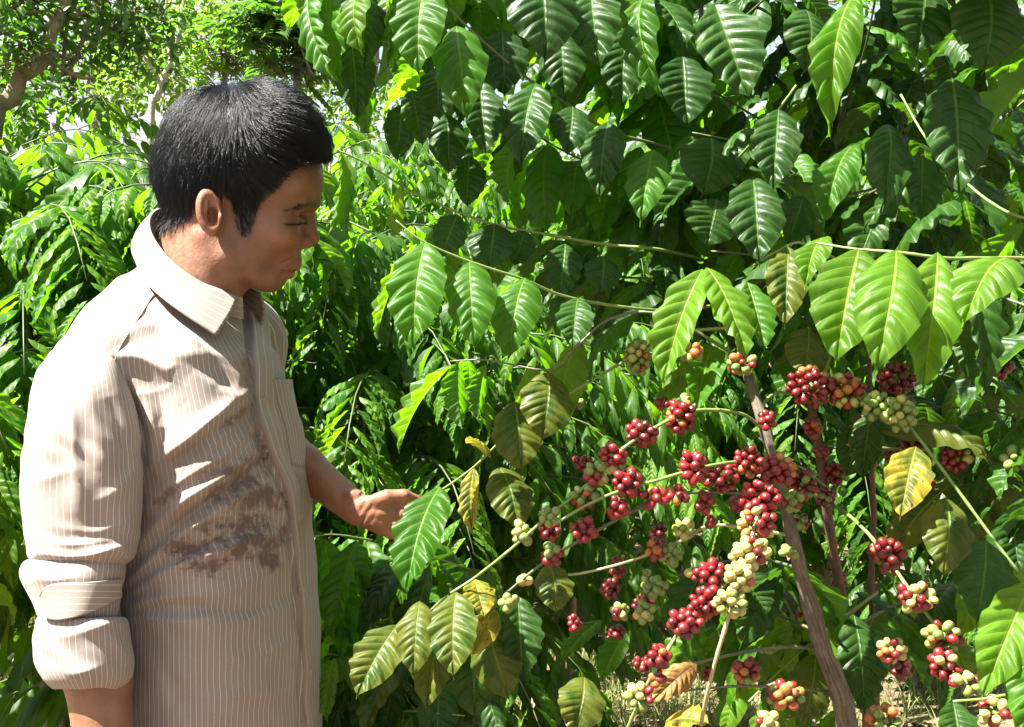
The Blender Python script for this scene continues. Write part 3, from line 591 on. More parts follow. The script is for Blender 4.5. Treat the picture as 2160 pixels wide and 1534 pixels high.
# single leaves, each from its node to its tip: tree, base px, tip px, depth base, depth tip, width px, kind, variant, facing
CAMV = Vector((0, -1, 0.55))
HL = [
 ('A', 650, -10, 712, 172, 1.18, 1.14, 70, 'g', 0, (-.8, -.6, .5)), ('A', 700, -40, 725, 186, 1.20, 1.16, 84, 'g', 2, (-.5, -1, .3)),
 ('A', 752, -40, 768, 152, 1.16, 1.13, 92, 'd', 0, (.5, -1, .2)), ('A', 805, -40, 786, 195, 1.17, 1.14, 52, 'l', 5, (.9, -.5, .3)),
 ('A', 838, 100, 820, 212, 1.14, 1.12, 50, 'l', 0, (-.9, -.7, .3)), ('A', 898, -30, 885, 165, 1.12, 1.08, 112, 'g', 0, (-.2, -1, .7)),
 ('A', 962, 55, 985, 262, 1.14, 1.09, 108, 'g', 1, (-.1, -1, .5)), ('A', 1012, 172, 1025, 332, 1.18, 1.15, 86, 'd', 2, (.2, -1, .3)),
 ('A', 925, 140, 928, 258, 1.17, 1.15, 80, 'd', 0, (0, -1, .2)), ('A', 868, 190, 892, 312, 1.18, 1.16, 66, 'd', 2, (.3, -1, .2)),
 ('A', 1128, -60, 1146, 142, 1.16, 1.12, 150, 'd', 1, (.15, -1, .35)), ('A', 1245, -40, 1266, 152, 1.18, 1.14, 108, 'd', 0, (-.15, -1, .5)),
 ('A', 1372, -30, 1398, 205, 1.20, 1.15, 78, 'g', 3, (-.8, -.7, .3)), ('A', 1130, 175, 1100, 358, 1.20, 1.15, 98, 'd', 0, (-.2, -1, .5)),
 ('A', 1207, 225, 1195, 332, 1.22, 1.18, 88, 'd', 1, (0, -1, .4)), ('A', 1283, 256, 1265, 425, 1.20, 1.15, 88, 'd', 0, (-.15, -1, .5)),
 ('A', 1378, 316, 1350, 480, 1.20, 1.14, 88, 'g', 1, (-.2, -1, .7)), ('A', 1082, 300, 1072, 432, 1.26, 1.24, 80, 'g', 2, (-.6, .6, .5)),
 ('A', 1642, 230, 1630, 408, 1.10, 1.06, 98, 'd', 0, (-.1, -1, .55)), ('A', 1805, -10, 1752, 292, 1.12, 1.06, 90, 'l', 3, (-.5, -.8, .8)),
 ('A', 1508, 10, 1582, 214, 1.14, 1.10, 132, 'd', 2, (-.1, -1, .4)), ('B', 2008, 165, 2022, 424, 1.10, 1.04, 128, 'd', 0, (-.15, -1, .7)),
 ('B', 1872, 262, 1860, 448, 1.12, 1.07, 94, 'd', 1, (-.1, -1, .5)), ('B', 1945, 330, 1940, 472, 1.14, 1.11, 84, 'd', 2, (.1, -1, .4)),
 ('A', 1588, 372, 1602, 564, 1.12, 1.07, 114, 'd', 0, (-.1, -1, .5)), ('B', 1802, 306, 1738, 484, 1.12, 1.08, 82, 'g', 3, (-.5, -.9, .7)),
 ('A', 1500, 290, 1478, 418, 1.22, 1.20, 128, 'd', 1, (.1, -1, .1)), ('A', 1512, 420, 1490, 524, 1.18, 1.16, 116, 'd', 0, (.1, -1, .2)),
 ('B', 1695, 415, 1658, 524, 1.16, 1.14, 70, 'd', 2, (.2, -1, .2)), ('B', 1700, 20, 1690, 160, 1.2, 1.18, 110, 'd', 1, (.2, -1, .1)),
 ('B', 1950, -30, 1930, 120, 1.16, 1.13, 130, 'd', 0, (.1, -1, .2)), ('B', 2080, -30, 2070, 160, 1.14, 1.12, 150, 'd', 1, (-.1, -1, .2)),
 ('A', 897, 510, 872, 744, 1.05, 1.00, 116, 'g', 0, (-.10, -1, .75)), ('A', 990, 552, 1002, 744, 1.06, 1.01, 100, 'g', 1, (-.15, -1, .8)),
 ('A', 1107, 586, 1072, 764, 1.08, 1.03, 100, 'g', 1, (-.2, -1, .75)), ('A', 1218, 628, 1208, 740, 1.12, 1.08, 76, 'd', 0, (0, -1, .7)),
 ('A', 880, 515, 796, 714, 1.07, 1.05, 66, 'l', 2, (-.9, -.1, .35)), ('A', 768, 346, 735, 505, 1.18, 1.14, 70, 'g', 2, (-.7, -.8, .4)),
 ('A', 718, 320, 692, 495, 1.17, 1.14, 50, 'l', 5, (.8, -.5, .3)), ('A', 848, 388, 835, 500, 1.20, 1.17, 70, 'l', 4, (-.7, .4, .3)),
 ('A', 965, 452, 930, 548, 1.22, 1.20, 70, 'd', 0, (.2, -1, .3)), ('A', 1042, 472, 1028, 578, 1.22, 1.18, 98, 'd', 1, (0, -1, .45)),
 ('A', 1108, 488, 1085, 564, 1.24, 1.22, 60, 'd', 2, (.2, -1, .3)), ('A', 1192, 514, 1180, 634, 1.22, 1.20, 76, 'd', 0, (.1, -1, .2)),
 ('A', 1272, 540, 1262, 622, 1.20, 1.18, 76, 'd', 1, (.1, -1, .3)), ('A', 1482, 568, 1400, 818, 1.06, 1.02, 96, 'l', 2, (-.55, -.9, .6)),
 ('A', 1490, 564, 1572, 766, 1.06, 1.01, 88, 'l', 0, (.35, -.9, .7)), ('A', 1484, 590, 1440, 740, 1.09, 1.07, 60, 'g', 2, (-.8, .2, .4)),
 ('A', 1576, 596, 1612, 744, 1.10, 1.06, 72, 'g', 2, (.3, -1, .5)), ('B', 1662, 520, 1655, 694, 1.08, 1.04, 82, 'o', 0, (-.1, -1, .55)),
 ('B', 1742, 500, 1698, 614, 1.07, 1.03, 66, 'l', 3, (-.5, -.8, .7)), ('C', 1812, 524, 1762, 774, 0.99, 0.94, 146, 'l', 0, (-.2, -1, .75)),
 ('C', 1890, 528, 1842, 794, 0.97, 0.91, 138, 'l', 1, (-.15, -1, .8)), ('C', 1978, 532, 1944, 834, 0.98, 0.93, 112, 'l', 0, (-.1, -1, .7)),
 ('C', 2135, 548, 2028, 704, 0.98, 0.93, 122, 'l', 6, (-.3, -.8, 1.0)), ('C', 2042, 560, 2070, 834, 1.04, 1.02, 84, 'd', 2, (.4, -1, .3)),
 ('B', 1705, 690, 1692, 800, 1.2, 1.17, 86, 'o', 4, (.1, -1, .3)), ('A', 1155, 786, 1140, 934, 1.22, 1.19, 108, 'o', 1, (.1, -1, .25)),
 ('A', 1085, 846, 1100, 996, 1.24, 1.21, 102, 'o', 4, (.1, -1, .3)), ('A', 968, 764, 975, 905, 1.24, 1.22, 78, 'g', 2, (-.5, .6, .5)),
 ('A', 955, 770, 842, 955, 1.26, 1.24, 56, 'l', 5, (-.8, -.2, .4)), ('A', 1025, 770, 1010, 890, 1.24, 1.22, 60, 'g', 2, (-.5, .6, .4)),
 ('A', 928, 1026, 858, 1262, 1.330, 1.235, 108, 'g', 0, (-.35, -1, .5)), ('A', 1000, 988, 998, 1128, 1.31, 1.28, 46, 'y', 2, (-.4, -.7, .4)),
 ('A', 1052, 985, 1092, 1126, 1.30, 1.26, 92, 'o', 1, (.3, -1, .2)), ('A', 1030, 960, 985, 925, 1.32, 1.29, 60, 'y', 4, (-.2, -.4, 1)),
 ('A', 962, 1248, 958, 1434, 1.10, 1.05, 98, 'o', 0, (-.1, -1, .5)), ('A', 885, 1268, 872, 1432, 1.12, 1.08, 82, 'o', 1, (-.1, -1, .3)),
 ('A', 838, 1318, 752, 1474, 1.13, 1.09, 96, 'o', 0, (-.2, -1, .3)), ('A', 1000, 1222, 1022, 1305, 1.12, 1.09, 66, 'y', 0, (.1, -.4, .8)),
 ('A', 1042, 1285, 996, 1388, 1.12, 1.09, 66, 'y', 3, (-.2, -1, .6)), ('A', 1092, 1258, 1104, 1434, 1.14, 1.11, 88, 'd', 2, (.2, -1, .4)),
 ('A', 1160, 1190, 1172, 1296, 1.12, 1.1, 78, 'o', 1, (.1, -1, .3)), ('A', 1020, 1310, 1075, 1480, 1.13, 1.10, 100, 'o', 4, (.1, -1, .2)),
 ('A', 945, 1255, 900, 1500, 1.14, 1.12, 90, 'o', 2, (-.1, -1, .2)), ('A', 985, 1300, 1000, 1520, 1.15, 1.13, 110, 'd', 1, (.1, -1, .2)),
 ('B', 1932, 942, 1898, 1098, 1.06, 1.02, 92, 'y', 0, (-.25, -1, .7)), ('B', 1995, 1050, 1985, 1222, 1.05, 1.01, 100, 'o', 1, (-.1, -1, .55)),
 ('B', 2080, 1140, 2058, 1318, 1.04, 1.01, 126, 'd', 0, (0, -1, .3)), ('C', 2178, 1225, 2068, 1480, 0.98, 0.92, 112, 'l', 0, (-.3, -1, .8)),
 ('C', 2196, 1330, 2146, 1580, 0.96, 0.90, 112, 'g', 1, (-.2, -1, .8)), ('B', 1800, 1296, 1822, 1510, 1.2, 1.16, 98, 'd', 0, (.1, -1, .3)),
 ('B', 1850, 905, 2105, 1010, 1.16, 1.12, 78, 'o', 6, (.2, -.5, 1)), ('A', 1232, 1428, 1205, 1560, 1.08, 1.05, 96, 'o', 3, (.1, -1, .4)),
 ('A', 1470, 1402, 1368, 1488, 1.08, 1.05, 56, 'b', 6, (.2, -.8, .7)), ('A', 1405, 1520, 1500, 1530, 1.06, 1.02, 76, 'y', 0, (0, -.5, 1)),
 ('A', 1268, 1308, 1182, 1402, 1.5, 1.46, 46, 'g', 0, (-.5, -.7, .6)), ('A', 1322, 1335, 1270, 1440, 1.5, 1.47, 60, 'g', 2, (-.5, -.7, .4)),
 ('A', 1560, 1200, 1620, 1300, 1.2, 1.18, 80, 'd', 2, (.3, -1, .5)), ('A', 1640, 1200, 1560, 1370, 1.22, 1.2, 80, 'd', 3, (-.3, -1, .5)),
 ('B', 2130, 1080, 2150, 1210, 1.1, 1.07, 90, 'd', 2, (0, -1, .3)), ('C', 2010, 1480, 2030, 1600, 1.0, .97, 80, 'd', 2, (0, -1, .3)),
 ('A', 1720, 1380, 1690, 1530, 1.22, 1.2, 90, 'o', 4, (.1, -1, .2)), ('A', 1800, 900, 1780, 1010, 1.26, 1.24, 70, 'd', 1, (.1, -1, .2)),
]
HL += [('A', 672, -30, 690, 120, 1.22, 1.2, 90, 'g', 0, (-.4, -1, .4)), ('A', 735, 60, 752, 262, 1.24, 1.22, 86, 'd', 1, (.2, -1, .3)), ('A', 790, 120, 775, 290, 1.26, 1.24, 80, 'g', 2, (-.6, .5, .4)), ('A', 850, 220, 838, 345, 1.24, 1.22, 66, 'd', 2, (.2, -1, .2)),
 ('A', 780, -50, 770, 120, 1.14, 1.12, 84, 'l', 3, (-.7, -.6, .4)), ('A', 840, -40, 832, 120, 1.16, 1.14, 60, 'l', 5, (-.8, -.4, .4)), ('A', 940, 240, 945, 372, 1.26, 1.24, 80, 'd', 1, (.1, -1, .3)), ('A', 990, 330, 985, 440, 1.28, 1.26, 70, 'd', 2, (.3, -1, .3)),
 ('A', 1060, 60, 1065, 210, 1.24, 1.21, 96, 'd', 0, (.1, -1, .3)), ('A', 1180, 60, 1190, 220, 1.26, 1.23, 100, 'd', 1, (-.1, -1, .3)), ('A', 1320, 60, 1310, 230, 1.28, 1.25, 96, 'd', 0, (0, -1, .35)), ('A', 1440, 120, 1450, 270, 1.26, 1.23, 110, 'd', 2, (.1, -1, .2))]
TR = {'A': TA, 'B': TB, 'C': TC}
for (tk, bx, by, tx, ty, d0, d1, w, kd, vr, hint) in HL:
    b, tp = P(bx, by, d0), P(tx, ty, d1)
    o = add_leaf(TR[tk], b, tp, Vector(hint), w/FPX*(d0+d1)/2*1.06, kd, vr)

# cherry bunches: tree, px, py, radius px, depth, colours from ripe to unripe
CL = [('A', 1345, 755, 36, 1.22, 'YYGGO'), ('A', 1455, 742, 26, 1.16, 'GGO'), ('A', 1566, 768, 32, 1.15, 'GGRDO'), ('B', 1710, 815, 44, 1.14, 'DDRDRO'), ('B', 1786, 826, 42, 1.14, 'RYOGR'),
 ('B', 1850, 856, 36, 1.12, 'GGGY'), ('B', 1897, 872, 38, 1.10, 'GGYG'), ('B', 1890, 800, 38, 1.22, 'DDD'), ('C', 2116, 780, 24, 1.14, 'DD'), ('A', 1436, 880, 38, 1.09, 'DRDRO'),
 ('A', 1352, 915, 34, 1.08, 'DDR'), ('A', 1293, 960, 32, 1.07, 'DRR'), ('A', 1256, 1000, 31, 1.07, 'GGROY'), ('A', 1232, 1050, 29, 1.07, 'GOGYR'), ('A', 1326, 1018, 34, 1.055, 'RDR'),
 ('A', 1302, 1072, 31, 1.06, 'RRD'), ('A', 1376, 1050, 30, 1.06, 'RRO'), ('A', 1462, 985, 36, 1.07, 'RDR'), ('A', 1430, 1042, 26, 1.08, 'DRO'), ('A', 1526, 1008, 34, 1.09, 'DDR'),
 ('A', 1578, 975, 34, 1.10, 'DRO'), ('A', 1640, 990, 40, 1.08, 'DRRO'), ('A', 1602, 1055, 42, 1.04, 'RRR'), ('A', 1598, 1106, 42, 1.02, 'RROY'), ('A', 1582, 1168, 40, 1.0, 'RYYY'),
 ('A', 1562, 1218, 42, 0.99, 'OYYY'), ('A', 1541, 1272, 38, 0.985, 'YYYG'), ('A', 1490, 1268, 40, 1.02, 'RRD'), ('A', 1505, 1215, 32, 1.06, 'DRR'), ('A', 1468, 1210, 24, 1.07, 'RYR'),
 ('A', 1160, 1090, 25, 1.06, 'GGG'), ('A', 1102, 1126, 27, 1.08, 'GGY'), ('A', 1232, 1120, 30, 1.06, 'RRD'), ('A', 1164, 1172, 27, 1.08, 'DRG'), ('A', 1106, 1222, 18, 1.1, 'GYO'),
 ('A', 1076, 1272, 27, 1.09, 'GGG'), ('A', 1382, 1158, 26, 1.1, 'DRO'), ('A', 1412, 1170, 25, 1.1, 'GGG'), ('A', 1441, 1118, 28, 1.08, 'YGG'), ('A', 1486, 1058, 26, 1.08, 'RRR'),
 ('A', 1502, 1100, 16, 1.1, 'DR'), ('A', 1380, 1238, 28, 1.12, 'GGG'), ('A', 1356, 1292, 27, 1.1, 'YGG'), ('A', 1445, 1315, 38, 1.0, 'DDR'), ('A', 1391, 1385, 30, 0.995, 'RDRO'),
 ('A', 1384, 1432, 20, 1.0, 'RDO'), ('A', 1350, 1470, 33, 0.995, 'RYYG'), ('A', 1575, 1418, 31, 1.1, 'DROG'), ('A', 1656, 1466, 38, 1.04, 'OOGGR'), ('A', 1618, 885, 24, 1.10, 'RRD'),
 ('B', 1714, 905, 24, 1.26, 'RRO'), ('B', 1824, 945, 33, 1.18, 'RDRO'), ('B', 1816, 896, 24, 1.24, 'DDR'), ('B', 1692, 1022, 34, 1.22, 'DRGD'), ('B', 1740, 1048, 26, 1.28, 'DGD'),
 ('B', 1764, 1000, 27, 1.3, 'DGR'), ('A', 1662, 1166, 22, 1.1, 'GGG'), ('A', 1672, 1058, 27, 1.1, 'GRG'), ('B', 1876, 1172, 38, 1.1, 'RDR'), ('B', 1932, 1260, 40, 1.05, 'RRYR'),
 ('B', 1990, 1342, 38, 1.03, 'RGGO'), ('B', 1880, 1372, 34, 1.08, 'RYYO'), ('B', 1995, 1405, 36, 1.02, 'DRRY'), ('B', 2036, 1440, 34, 1.01, 'YYGR'), ('B', 1868, 1522, 38, 1.08, 'ROGY'),
 ('C', 2102, 1502, 36, 0.97, 'RYYR'), ('B', 2018, 970, 32, 1.14, 'RRY'), ('B', 2142, 970, 28, 1.1, 'GGG'), ('B', 1922, 946, 28, 1.2, 'DRG'), ('B', 1760, 1316, 26, 1.28, 'GRG'),
 ('A', 1560, 1060, 26, 1.12, 'DRD'), ('A', 1620, 1520, 26, 1.08, 'RYO'), ('A', 1425, 1435, 22, 1.1, 'DO'), ('B', 1690, 1100, 22, 1.24, 'DGR')]
for i in range(34):       # deeper bunches half hidden among the leaves
    x, y = random.uniform(1150, 2130), random.uniform(820, 1500); CL.append((random.choice('AB') if x < 1850 else random.choice('BC'), x, y, random.uniform(15, 27), random.uniform(1.18, 1.42), random.choice(('DD', 'DR', 'DRO', 'GG', 'GGO', 'DRG', 'RYG'))))
for (tk, x, y, r, d, mx) in CL: cluster(TR[tk], x, y, r, d, mx)
flush_cherries(300)
# leaves filling the branches and the shade behind them
for key, kinds, sp, pr in ((1, 'ddg', .07, .6), (2, 'ddgl', .06, .7), (24, 'ddg', .06, .9), (25, 'ddg', .05, .9), (26, 'dd', .05, .8), (27, 'dd', .05, .95), (28, 'dgg', .05, .9), (29, 'ddg', .05, .95), (4, 'ggl', .07, .5), (14, 'dg', .06, .4), (17, 'do', .08, .5), (21, 'ddg', .07, .7), (22, 'dg', .07, .7)):
    end_ = .78 if key == 2 else 1.0; tree = {1: TA, 2: TA, 4: TA, 26: TA, 28: TA, 29: TA, 21: TC, 24: TC}.get(key, TB)
    q = BR[key]+np.array([0, 0.05, 0]); leaves_on(tree, q, kinds, (0.085, 0.125), sp, 0.08, end_, prob=pr, hero=True)
FILL = [('B', [(1765, 330, 1.5), (1600, 250, 1.5), (1400, 120, 1.5), (1250, -20, 1.45)], 'dggl'), ('B', [(1750, 420, 1.48), (1900, 380, 1.5), (2050, 300, 1.5), (2200, 180, 1.5)], 'ddg'),
 ('B', [(1740, 520, 1.45), (1620, 470, 1.5), (1450, 420, 1.55), (1300, 330, 1.6), (1200, 260, 1.6)], 'ddg'), ('B', [(1730, 560, 1.42), (1850, 470, 1.45), (2000, 440, 1.45), (2150, 400, 1.4)], 'ddg'),
 ('B', [(1770, 220, 1.52), (1700, 120, 1.5), (1600, 0, 1.45), (1500, -90, 1.4)], 'dggl'), ('B', [(1790, 100, 1.55), (1900, 0, 1.5), (2000, -90, 1.4)], 'ddg'),
 ('A', [(1510, 440, 1.32), (1400, 420, 1.4), (1250, 400, 1.5), (1150, 360, 1.55), (1050, 280, 1.55), (960, 180, 1.5), (880, 60, 1.45)], 'dggl'),
 ('A', [(1475, 60, 1.45), (1350, -20, 1.4), (1200, -60, 1.35), (1000, -90, 1.3), (800, -100, 1.25)], 'ggll'), ('A', [(1540, 600, 1.24), (1400, 590, 1.3), (1250, 580, 1.4), (1100, 560, 1.5)], 'ddg'),
 ('C', [(2280, 700, 1.08), (2150, 640, 1.15), (2000, 600, 1.2), (1850, 580, 1.25)], 'ddg'), ('C', [(2285, 1000, 1.05), (2180, 900, 1.12), (2080, 860, 1.18)], 'ddg'),
 ('C', [(2290, 1150, 1.03), (2200, 1050, 1.1), (2100, 1000, 1.15), (2000, 1010, 1.2)], 'ddo'), ('C', [(2250, 150, 1.15), (2150, 60, 1.2), (2050, -50, 1.2)], 'ddg'),
 ('B', [(1830, 620, 1.5), (1950, 560, 1.45), (2100, 540, 1.4)], 'ddg'), ('B', [(1838, 900, 1.46), (1950, 800, 1.45), (2080, 760, 1.4)], 'ddg'),
 ('A', [(1690, 1200, 1.15), (1600, 1180, 1.3), (1480, 1190, 1.35)], 'dg'), ('B', [(1790, 1330, 1.38), (1880, 1280, 1.45), (2000, 1230, 1.45), (2100, 1180, 1.4)], 'dggl'),
 ('A', [(1720, 1330, 1.16), (1600, 1290, 1.35), (1480, 1330, 1.45)], 'ggll'), ('B', [(1735, 700, 1.4), (1640, 640, 1.35), (1560, 620, 1.3)], 'ddg'),
 ('B', [(1825, 1500, 1.4), (1700, 1440, 1.5), (1560, 1430, 1.55)], 'ggll')]
FILL += [('A', [(1490, 300, 1.5), (1350, 180, 1.4), (1230, 60, 1.36), (1120, -60, 1.3)], 'dggl'), ('A', [(1500, 330, 1.5), (1380, 380, 1.42), (1260, 350, 1.38), (1140, 290, 1.36), (1040, 200, 1.34)], 'dggl'),
 ('A', [(1480, 100, 1.52), (1300, 60, 1.4), (1120, 50, 1.34), (980, -20, 1.3), (860, -100, 1.26)], 'ggll'), ('A', [(1480, 0, 1.52), (1250, -90, 1.36), (1000, -130, 1.28), (780, -110, 1.22), (660, -70, 1.2)], 'ggl'),
 ('B', [(1760, 380, 1.5), (1660, 330, 1.36), (1560, 300, 1.3), (1460, 280, 1.3)], 'ddg'), ('B', [(1745, 480, 1.46), (1850, 400, 1.32), (1960, 380, 1.28), (2080, 350, 1.26)], 'ddg'), ('B', [(1790, 60, 1.56), (1700, 20, 1.4), (1600, -60, 1.34)], 'ddg'), ('B', [(1790, 160, 1.56), (1900, 100, 1.4), (2040, 20, 1.34), (2160, -60, 1.3)], 'ddg'), ('B', [(1735, 600, 1.42), (1680, 560, 1.3), (1600, 540, 1.26), (1500, 530, 1.26)], 'ddg')]
FILL += [('B', [(1775, 250, 1.56), (1660, 180, 1.75), (1520, 120, 1.8), (1380, 40, 1.8)], 'ddg'), ('B', [(1775, 200, 1.56), (1900, 160, 1.75), (2050, 100, 1.8), (2180, 40, 1.8)], 'ddg'), ('B', [(1785, 120, 1.58), (1650, 40, 1.75), (1500, -30, 1.8)], 'ddg'), ('B', [(1785, 100, 1.58), (1920, 10, 1.75), (2060, -40, 1.8)], 'ddg'),
 ('A', [(1485, 200, 1.54), (1340, 140, 1.68), (1200, 120, 1.72), (1060, 60, 1.7)], 'ddg'), ('A', [(1478, 60, 1.55), (1300, 10, 1.68), (1140, -30, 1.7)], 'ddg'), ('B', [(1765, 330, 1.52), (1880, 300, 1.68), (2020, 260, 1.7), (2160, 220, 1.7)], 'ddg')]
# the crowns above the frame, which shade the upper right
FILL += [(tk, [(x0, -150, d0), (x0+dx*.35, -250-30*k, d0-.12), (x0+dx*.7, -300-70*k, d0-.2), (x0+dx, -330-110*k, d0-.25)], 'dd') for tk, x0, d0, dx, k in
  (('A', 1470, 1.55, 300, 1), ('B', 1795, 1.6, -380, 1), ('B', 1795, 1.6, -300, 3), ('B', 1795, 1.6, 320, 2), ('C', 2235, 1.2, -350, 0), ('C', 2235, 1.2, -420, 2), ('B', 1795, 1.6, -480, 0), ('A', 1470, 1.55, -250, 4), ('C', 2235, 1.2, -520, 3))]
for tk, pts, kinds in FILL:
    q = branch(TR[tk], pts, .0034, .0016, TWIG_D); leaves_on(TR[tk], q, kinds, (0.085, 0.130), 0.040, 0.08, 1.0, hero=False, wr=0.46)
# low bush whose leaves hang by the man's hand
TD = tag(empty('coffee_tree'), 'low leafy coffee tree under the reaching hand, its lower leaves dark green', 'coffee tree'); TD.location = P(760, 1500, 1.75); TD.location.z = 0
bpy.context.view_layer.update()
stem(TD, [(760, 1560, 1.75), (775, 1300, 1.72), (790, 1150, 1.68)], tuple(TD.location), 0.010, 0.004, BARK, 8)
for pts, kinds, sp in (([(785, 1140, 1.68), (700, 1128, 1.6), (640, 1138, 1.55)], 'gg', .05), ([(782, 1200, 1.68), (840, 1180, 1.6), (920, 1180, 1.55), (990, 1200, 1.55)], 'ddg', .05),
   ([(775, 1300, 1.7), (700, 1260, 1.6), (620, 1290, 1.55)], 'dg', .05), ([(775, 1320, 1.7), (880, 1290, 1.55), (960, 1290, 1.5), (1020, 1320, 1.5)], 'dd', .05),
   ([(770, 1420, 1.72), (860, 1400, 1.5), (960, 1400, 1.45), (1020, 1430, 1.45)], 'ddo', .05), ([(770, 1400, 1.72), (700, 1380, 1.5), (660, 1400, 1.45)], 'gl', .05), ([(765, 1500, 1.74), (860, 1500, 1.45), (980, 1510, 1.4)], 'dd', .05)):
    q = branch(TD, pts, .003, .0016, TWIG); leaves_on(TD, q, kinds, (0.10, 0.15), sp, 0.1, 1.0, hero=False)
for (bx, by, tx, ty, d0, d1, w, kd, vr, hint) in ((752, 1140, 706, 1346, 1.5, 1.46, 78, 'g', 2, (-.6, -.9, .5)), (705, 1388, 692, 1525, 1.42, 1.40, 44, 'l', 0, (-.4, -1, .4)), (690, 1135, 672, 1290, 1.52, 1.5, 50, 'g', 5, (-.6, -.6, .4))):
    add_leaf(TD, P(bx, by, d0), P(tx, ty, d1), Vector(hint), w/FPX*d0, kd, vr)
# past 300 leaves on one tree, those deepest in or outside the frame are joined into one part
def join_inner_leaves(tree, limit=300):
    lv = [o for o in scene.objects if o.parent is tree and o.name.split('.')[0] == 'leaf']
    if len(lv) <= limit: return
    mats, geo = [], []
    for o in lv:
        m = o.matrix_basis; c = m @ Vector((0, .5, 0)); x, y, d = proj(np.array(c)); out = not (-80 < x < 2240 and -80 < y < 1614)
        geo.append((out*50+d, o))
    geo.sort(key=lambda q: q[0]); V, F, U, MI, off = [], [], [], [], 0
    for _, o in geo[limit:]:
        me = o.data; n = len(me.vertices); co = np.zeros(n*3, np.float32); me.vertices.foreach_get('co', co); M = np.array(o.matrix_basis)
        V.append(co.reshape(-1, 3) @ M[:3, :3].T+M[:3, 3]); f = np.zeros(len(me.loops), np.int32); me.loops.foreach_get('vertex_index', f); F.append(f.reshape(-1, 4)+off)
        uv = np.zeros(len(me.loops)*2, np.float32); me.uv_layers[0].data.foreach_get('uv', uv); vu = np.zeros((n, 2), np.float32); vu[f] = uv.reshape(-1, 2); U.append(vu)
        if me.materials[0] not in mats: mats.append(me.materials[0])
        MI += [mats.index(me.materials[0])]*(len(f)//4); off += n; bpy.data.objects.remove(o)
    me = mesh('inner_leaves', np.vstack(V), np.vstack(F), mats, True, np.vstack(U)); me.polygons.foreach_set('material_index', np.array(MI, np.int32))
    tag(obj('inner_leaves', me, tree), kind='stuff')
for t_ in (TA, TB, TC, TD): join_inner_leaves(t_)
# ------------------------------------------------------------------ the rows of bushes
NB = dict(L=(.13, .185))
bush('leafy coffee bush left of the man, behind his shoulder', gfoot(60, 2.55), 1.74, .62, 74, (.115, .165), 'ggll', 300, 11, .036, .98)
bush('coffee bush at the left edge, cut by the frame, nearest to his elbow', gfoot(-190, 1.95), 1.36, .42, 26, (.12, .17), 'gll', 200, 12, .045, 1.02)
bush('coffee bush directly behind the man\'s back and neck', gfoot(380, 2.75), 1.74, .58, 74, (.11, .16), 'ggll', 300, 13, .036)
bush('dense coffee bush right of the man behind his reaching arm', gfoot(760, 2.6), 1.56, .60, 120, (.08, .115), 'gglll', 300, 14, .028, .4, .26)
bush('low light green coffee bush behind the yellowing leaves in the middle', gfoot(1210, 3.0), 1.36, .42, 76, (.085, .125), 'gll', 300, 31, .030, .72, .26)
bush('coffee bush in the middle behind the hanging cherries', gfoot(1300, 4.6), 1.80, .85, 96, (.11, .16), 'gllll', 300, 15, .04, .5, .28)
bush('coffee bush behind the thick stem on the right', gfoot(1760, 4.3), 1.95, .85, 100, (.13, .18), 'ggld', 295, 16, .045, .25, .30)
bush('coffee bush at the far right behind the descending stem', gfoot(2200, 4.2), 2.0, .75, 70, (.14, .19), 'ggd', 250, 17, .05, .5)
bush('second row coffee bush at far left under the leaning trunk', gfoot(60, 4.6), 1.98, .9, 60, (.12, .16), 'gll', 200, 18, .06)
bush('second row coffee bush between the left bushes', gfoot(330, 5.0), 1.95, .9, 60, (.12, .16), 'gll', 200, 19, .06)
bush('second row coffee bush right of the man\'s forehead', gfoot(700, 4.9), 2.05, .9, 60, (.12, .16), 'gll', 200, 20, .06)
bush('second row coffee bush under the top centre leaves', gfoot(960, 4.9), 1.95, .8, 60, (.12, .16), 'gll', 200, 21, .06)
bush('second row coffee bush in the gap right of centre', gfoot(1500, 6.4), 2.1, .9, 60, (.14, .19), 'ggl', 120, 22, .06)
bush('second row coffee bush behind the right hand stems', gfoot(1980, 6.4), 2.1, .9, 60, (.14, .19), 'ggl', 120, 23, .06)
bush('third row coffee bush at upper left below the sky gap', gfoot(120, 7.0), 2.4, 1.1, 60, (.15, .2), 'gll', 60, 24, .075)
bush('third row coffee bush seen over the man\'s hair', gfoot(520, 7.5), 2.15, 1.1, 60, (.15, .2), 'gll', 60, 25, .075)
bush('third row coffee bush below the light shade tree', gfoot(840, 7.5), 2.2, 1.1, 60, (.15, .2), 'gll', 60, 26, .075)

# the wood beyond the rows, seen as one mass
def far_wood():
    recs = []; g = random.Random(9)
    for i in range(5200):
        az = g.uniform(-1.15, 1.15); dd = g.uniform(20, 27); top = 2.6+1.0*math.sin(az*9)+.8*math.sin(az*23+1)
        z = g.random()**.8*top; p = Vector((math.sin(az)*dd, math.cos(az)*dd, z)); l = g.uniform(.25, .45)
        e = p+Vector((g.gauss(0, 1), g.gauss(0, 1), g.gauss(-.4, .6))).normalized()*l
        recs.append((leaf_mw(p, e, UPV+Vector((g.gauss(0, .6), -.5, g.gauss(0, .6))), l*.6), 0))
    tag(merged_leaves('distant_wood', recs, FT1, None, SL), 'low green wood far off beyond the coffee rows', 'wood', kind='stuff')
far_wood()
